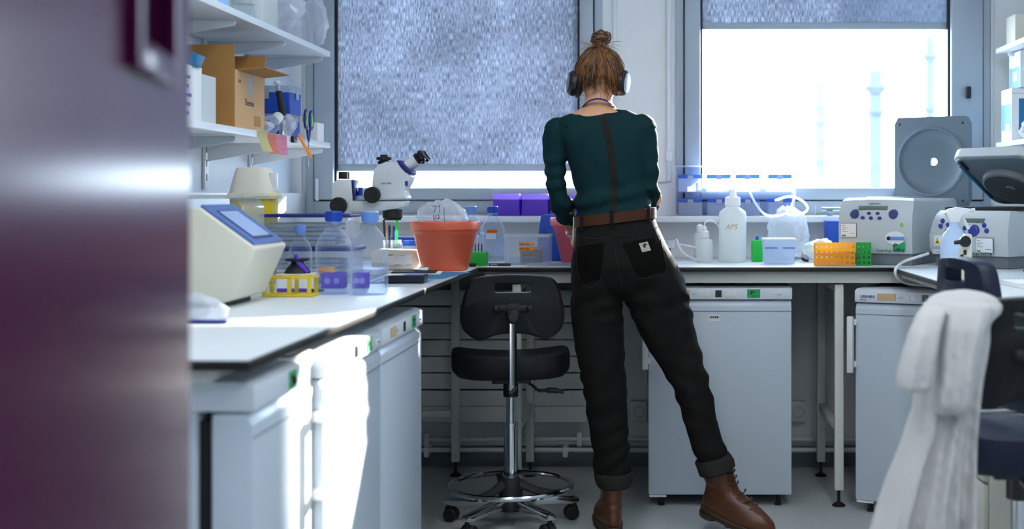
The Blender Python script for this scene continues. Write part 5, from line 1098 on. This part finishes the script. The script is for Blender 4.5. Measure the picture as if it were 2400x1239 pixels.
def person():
    # --- body: one continuous skin under the clothes
    b = B()
    b.loft(horiz([(700, 1420, 1480, .07, 0), (640, 1352, 1580, .10, 0), (560, 1358, 1535, .095, 0), (500, 1356, 1524, .085, 0), (430, 1346, 1509, .088, 0), (360, 1330, 1508, .092, 0), (310, 1310, 1500, .08, 0), (283, 1312, 1492, .062, .0), (270, 1330, 1482, .056, .002), (262, 1346, 1466, .054, .006), (252, 1363, 1440, .05, .013), (235, 1370, 1434, .047, .022), (205, 1370, 1436, .045, .03)]))
    for pts in (LARM, RARM): chain(b, [(x, y, dy, r*.7) for x, y, dy, r in pts])
    for rows in (((640, 1360, 1444, .08, 0), (800, 1366, 1444, .06, 0), (960, 1394, 1454, .048, 0), (1150, 1408, 1460, .042, 0)), ((640, 1482, 1580, .08, 0), (720, 1496, 1596, .07, 0), (800, 1536, 1618, .06, 0), (880, 1582, 1642, .05, 0), (960, 1615, 1660, .045, 0), (1120, 1670, 1710, .04, 0))): b.loft(horiz(rows))
    wl, wr = LW_, RW_
    for pts, wv in ((LARM, wl), (RARM, wr)):
        e_ = Vector((px(pts[-1][0]), YP+pts[-1][2], pz(pts[-1][1]))); b.tube([e_-(wv-e_)*.3, e_, (e_+wv)/2, wv], [.034, .033, .029, .024], 14)
    hand(b, wl, Vector((.05, .5, -.75)), Vector((-.7, -.5, 0)), .92, .45, 1)
    hand(b, wr, Vector((-.3, .8, -.35)), Vector((.3, .1, .9)), .92, .4, -1)
    # head: skull, jaw, nose, brow, ears; it looks down and away from the camera
    hc = Vector((px(1404), YP+.05, pz(178))); HM = Matrix.Translation(hc) @ Matrix.Rotation(math.radians(-14), 4, 'X')
    def hp(x, y, z): return HM @ Vector((x, y, z))
    b.ball(hc, (.070, .088, .092), 24, Matrix.Rotation(math.radians(-14), 4, 'X'))
    b.loft([[hp(w_*math.cos(a), y0+d_*math.sin(a), z) for a in [i*math.pi/8 for i in range(16)]] for z, w_, d_, y0 in ((.02, .064, .055, .03), (-.03, .058, .052, .034), (-.07, .046, .042, .04), (-.1, .03, .026, .05), (-.112, .018, .014, .056))])
    b.tube([hp(0, .088, .022), hp(0, .1, -.004), hp(0, .108, -.024), hp(0, .098, -.034)], [.008, .010, .014, .010], 10)
    b.tube([hp(-.045, .072, .03), hp(0, .088, .034), hp(.045, .072, .03)], [.008, .01, .008], 8)
    for s_ in (-1, 1): b.ball(hp(s_*.072, .004, -.012), (.008, .02, .032), 12)
    me = fuse(b, .0062, 4, None, 'person')
    for v in me.vertices: v.co -= base
    P = link('person', me, 'skin', None, base, 180)
    tag(P, 'woman seen from behind in dark green top and black jeans wearing headphones', 'person')
    def kid(b_, name, mat, ang=40, par=None):
        for v in b_.bm.verts: v.co -= base
        return b_.build(name, mat, par or P, None, ang)
    def kidm(me_, name, mat, par=None):
        for v in me_.vertices: v.co -= base
        return link(name, me_, mat, par or P, None, 180)
    for s_ in (-1, 1):
        e_ = B(); e_.ball(hp(s_*.03, .078, .012), .0115, 12); kid(e_, 'eye', 'eye')
    e_ = B(); e_.ball(hp(0, .092, -.062), (.02, .008, .006), 12); kid(e_, 'lips', 'lip')
    # --- top
    b = B()
    b.loft(horiz([(560, 1362, 1528, .09, 0), (520, 1352, 1532, .096, 0), (500, 1347, 1531, .102, 0), (484, 1346, 1528, .105, -.004), (460, 1347, 1520, .102, -.003), (430, 1345, 1514, .1, 0), (395, 1338, 1512, .1, 0), (360, 1326, 1514, .104, 0), (330, 1310, 1516, .1, 0), (305, 1298, 1516, .088, .0), (288, 1296, 1512, .072, .0), (278, 1308, 1506, .064, .0), (270, 1328, 1496, .056, .002), (264, 1342, 1484, .044, .004), (258, 1362, 1472, .032, .006)]))
    for pts in (LARM, RARM): chain(b, pts, 18)
    def sd(c):
        py = VY-(c.z-CH)/K; arm = 1 if (c.x < px(1333) or c.x > px(1512)) and py > 300 else 0
        d = 0
        if arm:
            fold = math.sin((py*.16)+3*noise.noise(Vector((c.x*14, c.y*14, c.z*10)))); amp = .001+.0028*min(1, max(0, (py-360)/60)); d += amp*fold
        else:
            lo = min(1, max(0, (py-400)/80)); d += lo*.0075*math.sin(py*.13+3.5*noise.noise(Vector((c.x*9, c.y*5, c.z*6)))+c.x*9)
            # diagonal folds from the armpits
            sx = c.x-px(1420); d += .008*(.35-abs(noise.noise(Vector((sx*5-abs(sx)*2, c.y*3, c.z*13+abs(sx)*16)))))+.003*noise.noise(Vector((c.x*16+c.z*9, c.y*8, c.z*11)))
        return d+.0015*noise.noise(c*35)
    shirt = kidm(fuse(b, .005, 3, sd, 'top'), 'top', 'shirt')
    # find surface of a mesh at (x,z) seen from behind
    def surf(o, x, z, off=.0012):
        r = o.ray_cast if False else None
        from mathutils.bvhtree import BVHTree
        if o.name not in BV: BV[o.name] = BVHTree.FromPolygons([v.co for v in o.data.vertices], [tuple(p.vertices) for p in o.data.polygons])
        h = BV[o.name].ray_cast(Vector((x, YP-1, z))-base, Vector((0, 1, 0)))
        return (h[0]+Vector((0, -off, 0))+base) if h[0] else Vector((x, YP-.1, z))
    BV = {}
    def ribbon(o, pts, w_, thick=.0015, k=6, off=.0012):
        Q = spl([Vector((px(x), 0, pz(y))) for x, y in pts], k); b_ = B(); rows = []
        for i, q in enumerate(Q):
            t_ = (Q[min(i+1, len(Q)-1)]-Q[max(i-1, 0)]).normalized(); sd_ = Vector((-t_.z, 0, t_.x))
            a, c, m_ = q+sd_*w_/2, q-sd_*w_/2, q
            pa, pm_, pc = surf(o, a.x, a.z, off), surf(o, m_.x, m_.z, off), surf(o, c.x, c.z, off)
            rows.append([b_.bm.verts.new(v) for v in (pa, pm_, pc)])
        for r, s2 in zip(rows, rows[1:]):
            for j in range(2): b_.bm.faces.new((r[j], r[j+1], s2[j+1], s2[j]))
        bmesh.ops.solidify(b_.bm, geom=b_.bm.faces[:], thickness=thick); return b_
    kid(ribbon(shirt, [(1413, 270), (1424, 310), (1434, 360), (1440, 410), (1441, 460), (1441, 494)], 15*K), 'back_strip', 'shirt_strip')
    # --- jeans
    b = B()
    b.loft(horiz([(512, 1350, 1534, .100, 0), (535, 1349, 1543, .108, -.002), (560, 1346, 1556, .118, -.008), (590, 1343, 1572, .128, -.014), (620, 1340, 1588, .131, -.018), (650, 1339, 1602, .124, -.016), (680, 1340, 1608, .1, -.01), (700, 1370, 1590, .06, 0)], 2.4, 36))
    b.loft(horiz([(600, 1350, 1462, .11, -.012), (650, 1339, 1461, .118, -.014), (700, 1339, 1457, .108, -.010), (760, 1341, 1461, .1, -.004), (830, 1351, 1463, .092, 0), (900, 1366, 1466, .085, .002), (960, 1375, 1470, .08, 0), (1030, 1386, 1474, .074, -.004), (1112, 1396, 1477, .068, -.006)]))
    b.loft(horiz([(600, 1465, 1575, .11, -.012), (650, 1462, 1603, .118, -.012), (700, 1464, 1614, .11, -.006), (760, 1489, 1628, .102, 0), (800, 1510, 1637, .096, .003), (850, 1541, 1650, .089, .004), (900, 1572, 1663, .083, .002), (950, 1592, 1675, .078, -.002), (1000, 1607, 1684, .073, -.008), (1050, 1622, 1700, .07, -.014), (1088, 1640, 1708, .066, -.018)]))
    def jd(c):
        py = VY-(c.z-CH)/K; d = .0018*noise.noise(c*26)
        kn = max(0, 1-abs(py-890)/130); an = max(0, (py-960)/120); hi = max(0, 1-abs(py-705)/70)
        ph = 3.2*noise.noise(Vector((c.x*7, c.y*7, c.z*4)))
        d += (.0036*kn+.0045*min(1, an)+.0045*hi)*math.sin(py*.12+ph*2+c.x*14)
        return d+.008*(.3-abs(noise.noise(Vector((c.x*8+c.z*4, c.y*8, c.z*11)))))
    jeans = kidm(fuse(b, .0065, 3, jd, 'jeans'), 'jeans', 'jeans')
    # rolled cuffs
    def cuff(rings): 
        return B().loft(rings, closed=False)
    c1 = horiz([(1104, 1394, 1481, .072, -.006), (1108, 1392, 1483, .08, -.006), (1122, 1394, 1483, .082, -.006), (1134, 1399, 1481, .079, -.006), (1139, 1403, 1475, .066, -.006)]); kid(B().loft(c1), 'cuff', 'jeans_cuff')
    def tilt(rings, cx, k): return [[Vector((v.x, v.y, v.z+(v.x-cx)*k)) for v in r] for r in rings]
    c2 = tilt(horiz([(1066, 1630, 1708, .07, -.016), (1070, 1628, 1711, .073, -.016), (1086, 1634, 1720, .082, -.017), (1100, 1638, 1722, .082, -.018), (1106, 1646, 1714, .064, -.018)]), px(1675), .28); kid(B().loft(c2), 'cuff', 'jeans_cuff')
    # belt and details
    def beltring(dp, s_): # tilted band round the waist
        R = []
        for yl, g in ((dp, 1.0), (dp, 1.02)): pass
        return R
    rows = []
    for off, g in ((13, 1.0), (12, 1.03), (-12, 1.03), (-13, 1.0)):
        r = ell(px(1442), YP, 0, (px(1535)-px(1350))/2*g+.002, .108*g, 40, 2.4)
        rows.append([Vector((v.x, v.y-.001, pz(520-(v.x-px(1350))/(px(1535)-px(1350))*22+off))) for v in r])
    kid(B().loft(rows, cap=False), 'belt', 'belt')
    for x in (1436, 1366, 1520):
        q = B(); y = 520-(x-1350)/185*22; zz = pz(y); f = (px(x)-px(1442))/((px(1535)-px(1350))/2*1.04); yy = YP-.001-.116*(max(0, 1-abs(f)**2.4))**(1/2.4)
        q.box(px(x)-.006, px(x)+.006, yy-.003, yy+.002, pz(y+20), pz(y-17), .001); kid(q, 'belt_loop', 'jeans')
    def panel(o, poly, name, mat, thick=.003, off=.002):
        Q = [Vector((px(x), 0, pz(y))) for x, y in poly]; b_ = B(); N = 7; rows = []
        for i in range(N):
            u = i/(N-1); a, c = Q[0].lerp(Q[3], u), Q[1].lerp(Q[2], u)
            rows.append([b_.bm.verts.new(surf(o, *(a.lerp(c, j/(N-1))).xz, off)) for j in range(N)])
        for r, s2 in zip(rows, rows[1:]):
            for j in range(N-1): b_.bm.faces.new((r[j], r[j+1], s2[j+1], s2[j]))
        bmesh.ops.solidify(b_.bm, geom=b_.bm.faces[:], thickness=thick); return kid(b_, name, mat)
    panel(jeans, [(1352, 571), (1422, 563), (1410, 648), (1364, 660)], 'back_pocket', 'jeans'); panel(jeans, [(1458, 566), (1546, 548), (1562, 628), (1496, 644)], 'back_pocket', 'jeans')
    for pts in ([(1352, 570), (1360, 640), (1378, 664), (1409, 650), (1422, 564)], [(1457, 566), (1476, 605), (1498, 643), (1530, 642), (1561, 630), (1546, 548)], [(1457, 569), (1502, 558), (1546, 551)], [(1352, 574), (1388, 568), (1421, 566)], [(1441, 540), (1446, 590), (1456, 640), (1461, 676)], [(1352, 553), (1400, 556), (1442, 552), (1490, 545), (1545, 530)]):
        kid(ribbon(jeans, pts, .0016, .0008, 8, .0052), 'stitching', 'seam')
    pt_ = panel(jeans, [(1498, 567), (1518, 563), (1526, 583), (1506, 587)], 'brand_patch', 'cream', .001, .0056)
    c = surf(jeans, px(1514), pz(573), .008); q = B(); q.tube([c+Vector((.0058*math.cos(a), 0, .0058*math.sin(a))) for a in [1.0+i*.45 for i in range(9)]], [.0014, .0026, .0036, .0042, .0044, .0042, .0036, .0028, .0016], 8); kid(q, 'patch_logo', 'ink', par=P)
    tx = text('carhartt', .0042, 'greytext', P, surf(jeans, px(1508), pz(583), .008)-base); tx.rotation_euler = (math.pi/2, -.2, 0)
    # --- boots
    def boot(M, name, lean=0):
        def ol(z, yb, yf, hw, hb, n=28):
            R = []
            for i in range(n):
                a = 2*math.pi*i/n; s_, c_ = math.sin(a), math.cos(a); y = (yb+yf)/2+(yf-yb)/2*s_; u = (y-yb)/(yf-yb)
                w_ = (hb+(hw-hb)*min(1, u*1.6))*(1 if u < .75 else 1-.35*((u-.75)/.25)**2)
                R.append(M @ Vector((w_*math.copysign(abs(c_)**.75, c_), y-lean*max(0, z-.1), z)))
            return R
        q = B(); q.loft([ol(*v) for v in ((.03, -.062, .212, .047, .035), (.045, -.066, .214, .048, .038), (.062, -.066, .205, .046, .039), (.082, -.062, .165, .042, .038), (.1, -.058, .115, .039, .037), (.115, -.056, .082, .0375, .0365), (.13, -.055, .066, .037, .036), (.15, -.056, .062, .039, .038), (.18, -.059, .062, .042, .041), (.212, -.06, .06, .043, .042))])
        for v in q.bm.verts: v.co += v.normal*0
        up = fuse(q, .005, 3, lambda c: .0022*math.sin((M.inverted() @ c).z*150+2*noise.noise(c*30))*max(0, 1-abs((M.inverted() @ c).z-.115)/.035)+.001*noise.noise(c*30), name)
        o = kidm(up, name, 'leather')
        s2 = B(); s2.loft([ol(*v) for v in ((.012, -.066, .214, .05, .039), (.016, -.069, .217, .052, .041), (.03, -.069, .217, .052, .041), (.033, -.066, .214, .049, .038))]); s2.loft([ol(*v) for v in ((.0, -.068, .01, .042, .036), (.012, -.069, .012, .042, .038))])
        for i in range(6): s2.box(-.042+.006*(i > 3), .042-.006*(i > 3), .05+i*.026, .064+i*.026, .004, .0125, .002, M=M)
        kid(s2, 'sole', 'sole', par=o)
        l_ = B(); pts = []
        for i in range(7):
            z = .09+i*.018; y = (.13-(i)*.02 if i < 3 else .072-.002*i)+.004-lean*max(0, z-.1)
            l_.tube([M @ Vector((x, y-abs(x)*.35, z)) for x in (-.02, -.008, .008, .02)], .0024, 6)
            for s_ in (-1, 1): l_.ball(M @ Vector((s_*.022, y-.009, z)), .004, 8)
        l_.tube([M @ Vector((v[0], v[1]-lean*(v[2]-.1), v[2])) for v in ((0, .066, .205), (.015, .08, .215), (.022, .082, .195), (.01, .072, .185))], .002, 6, smooth=4)
        kid(l_, 'laces', 'sole', par=o); return o
    boot(Matrix.Translation((px(1434), YP-.012, .0008)) @ Matrix.Rotation(math.radians(12), 4, 'Z'), 'boot')
    # right boot: toes to the right and toward the camera, heel raised
    toe = Vector((px(1790), YP-.085, .003)); M = Matrix.Translation(toe) @ Matrix.Rotation(math.radians(-123), 4, 'Z') @ Matrix.Rotation(math.radians(-13), 4, 'X') @ Matrix.Rotation(math.radians(8), 4, 'Y') @ Matrix.Scale(1.07, 4) @ Matrix.Translation((0, -.185, -.004))
    boot(M, 'boot', .4)
    # --- hair
    hb = B(); hb.ball(hc+Vector((0, -.012, .012)), (.078, .090, .094), 28, Matrix.Rotation(math.radians(-14), 4, 'X'))
    for v in list(hb.bm.verts):
        l_ = HM.inverted() @ v.co
        if l_.y > .03 and l_.z < .045: v.co = HM @ Vector((l_.x*.8, .03, l_.z*.9))
        elif l_.z < -.02: v.co = HM @ Vector((l_.x*(1-(-.02-l_.z)*4.2), l_.y*.9, -.02+(l_.z+.02)*.6))
        l_ = HM.inverted() @ v.co
        if l_.z > 0: v.co = HM @ Vector((l_.x*(1+.22*(l_.z/.1)), l_.y, l_.z))
        v.co += (v.co-hc).normalized()*.006*noise.noise(Vector((v.co.x*60, v.co.y*60, v.co.z*12)))
    hair = kid(hb, 'hair', 'hair', 180)
    rnd = random.Random(11); bunc = Vector((px(1407), YP+.035, pz(88))); tie = Vector((px(1405), YP+.0, pz(106)))
    sa, sb = B(), B()
    for i in range(760):
        th = rnd.uniform(math.pi*1.0-.35, math.pi*2.0+.35); zz = rnd.uniform(-.064, .05)
        r = (1-(zz/.105)**2)**.5; st = HM @ Vector((.073*r*math.cos(th)*(1-4.2*max(0, -.02-zz)), -.012+.088*r*math.sin(th), zz))
        mid_ = []
        P_ = [st]
        for k in range(1, 6):
            u = k/6; q = st.lerp(tie, u); d_ = q-hc; rad = Vector((d_.x/.086, d_.y/.102, d_.z/.108)).length
            q = hc+d_*max(1, (1.03+rnd.uniform(-.01, .035))/max(rad, .3)) if rad < 1.06 else q
            q += Vector((rnd.gauss(0, .0018), rnd.gauss(0, .0018), rnd.gauss(0, .002))); P_.append(q)
        P_.append(tie+Vector((rnd.gauss(0, .008), rnd.gauss(0, .006), rnd.gauss(0, .004))))
        tgt = sb if rnd.random() < .45 else sa
        tgt.tube(P_, [.0005, .0011, .0015, .0015, .0014, .0012, .001], 4, smooth=2)
    # stray locks hanging at the back and neck
    for i in range(130):
        x0 = rnd.uniform(-.062, .062); st = HM @ Vector((x0, -.088*(1-(x0/.085)**2)**.5-.006, rnd.uniform(-.02, .06)))
        L_ = rnd.uniform(.04, .11); P_ = [st]
        for k in range(1, 5): P_.append(st+Vector((rnd.gauss(0, .003)*k, (.002-.0+.010*(k/4)**2)+rnd.gauss(0, .002), -L_*k/4)))
        (sb if i % 3 else sa).tube(P_, [.0009, .0011, .001, .0008, .0004], 4, smooth=3)
    for i in range(24):
        d_ = Vector((rnd.uniform(-1, -.2) if i < 9 else rnd.uniform(-.8, .9), rnd.uniform(-.4, .2), rnd.uniform(-.25, .3))).normalized(); L_ = rnd.uniform(.035, .075)
        s0 = tie+Vector((d_.x*.02, -.01, -.004)); sb.tube([s0, s0+d_*L_*.5+Vector((0, 0, .004)), s0+d_*L_+Vector((0, 0, -.006))], [.0009, .0006, .0003], 4, smooth=3)
    # bun: coils of hair
    for i in range(46):
        R = rnd.uniform(.022, .034); ax = Vector((rnd.gauss(0, .35), rnd.gauss(0, .35), 1)).normalized(); u_ = ax.orthogonal().normalized(); v_ = ax.cross(u_); a0 = rnd.uniform(0, 6.28); hz = rnd.uniform(-.016, .022)
        rr = R*(1-abs(hz)/.05); n_ = 12; arc = rnd.uniform(2.5, 5)
        (sb if i % 3 == 0 else sa).tube([bunc+ax*(hz+.006*math.sin(k*.8+i))+(u_*math.cos(a0+arc*k/n_)*rr*1.15+v_*math.sin(a0+arc*k/n_)*rr) for k in range(n_+1)], [.002]+[.0042]*11+[.0015], 5)
    sa.ball(bunc, (.036, .03, .024), 16)
    o = kid(sa, 'dark_strands', 'hair', 180, hair); o['kind'] = 'stuff'; o = kid(sb, 'light_strands', 'hair_light', 180, hair); o['kind'] = 'stuff'
    # --- lanyard round the neck
    q = B(); R = []
    for i in range(15):
        a = math.pi*(1.0+i/14); p = Vector((px(1403)+.058*math.cos(a), YP+.012+.062*math.sin(a), pz(234)-.026*(abs(math.cos(a))**2.2))); R.append(p)
    q.tube(R, [.0068]*15, 8, flat=.35); kid(q, 'lanyard', 'lanyard')
    # bracelets
    ax = Vector((.05, .5, -.75)).normalized(); u_ = ax.orthogonal().normalized(); v_ = ax.cross(u_)
    for k, (m, o_, rr) in enumerate((('silver', -.012, .031), ('hdpe_cap', -.004, .034), ('silver', .004, .03))):
        q = B(); cc_ = LW_+ax*o_; q.tube([cc_+(u_*math.cos(i*.3142)+v_*math.sin(i*.3142))*rr+ax*.006*math.sin(i*.3142+k) for i in range(20)], .0016, 6, closed=True); kid(q, 'bracelet', m)
    # --- headphones (a thing of their own)
    t = thing('headphones', 'black over-ear headphones worn on the head of the woman', 'headphones', hc)
    for s_, cx, cy, n_ in ((-1, 1350, 194, Vector((-1, -.2, .12))), (1, 1451, 191, Vector((1, -.32, -.12)))):
        c_ = Vector((px(cx), YP+.035, pz(cy)))-hc; n_ = n_.normalized(); Mx = Matrix.Translation(c_) @ n_.to_track_quat('Z', 'Y').to_matrix().to_4x4() @ Matrix.Scale(1.2, 4)
        B().lathe([(0, -.018), (.03, -.018), (.04, -.012), (.042, -.004), (.036, .002), (.036, .004)], n=28, M=Mx).build('ear_pad', 'blackmatte', t)
        B().lathe([(.036, .002), (.04, .006), (.038, .018), (.03, .026), (.027, .026)], n=28, M=Mx).build('ear_cup', 'black', t)
        B().lathe([(0, .0275), (.024, .0275), (.0275, .026)], n=28, M=Mx).build('cup_plate', 'cent_dark', t)
    bp = [Vector((px(1354), YP+.04, pz(178)))-hc, Vector((px(1356), YP+.075, pz(155)))-hc, Vector((px(1368), YP+.125, pz(126)))-hc, Vector((px(1404), YP+.14, pz(114)))-hc, Vector((px(1440), YP+.125, pz(126)))-hc, Vector((px(1455), YP+.075, pz(152)))-hc, Vector((px(1452), YP+.04, pz(178)))-hc]
    B().tube(bp, .0085, 10, smooth=5, flat=.45).build('headband', 'blackmatte', t)
    return P
person()
# white paper strip / ID tag held at the left hip
t = thing('paper_strip', 'narrow white paper tags hanging at the left hip beside the hand', 'paper', (px(1347), YP-.02, pz(600)))
for x0, z0, x1, z1 in ((1346, 508, 1344, 545), (1351, 512, 1349, 540), (1345, 545, 1341, 572)):
    B().tube([(px(x0)-px(1347), 0, pz(y)-pz(600)) for x0, y in ((x0, z0), ((x0+x1)/2+1, (z0+z1)/2), (x1, z1))], .004, 6, smooth=3, flat=.3).build('tag', 'paper', t)
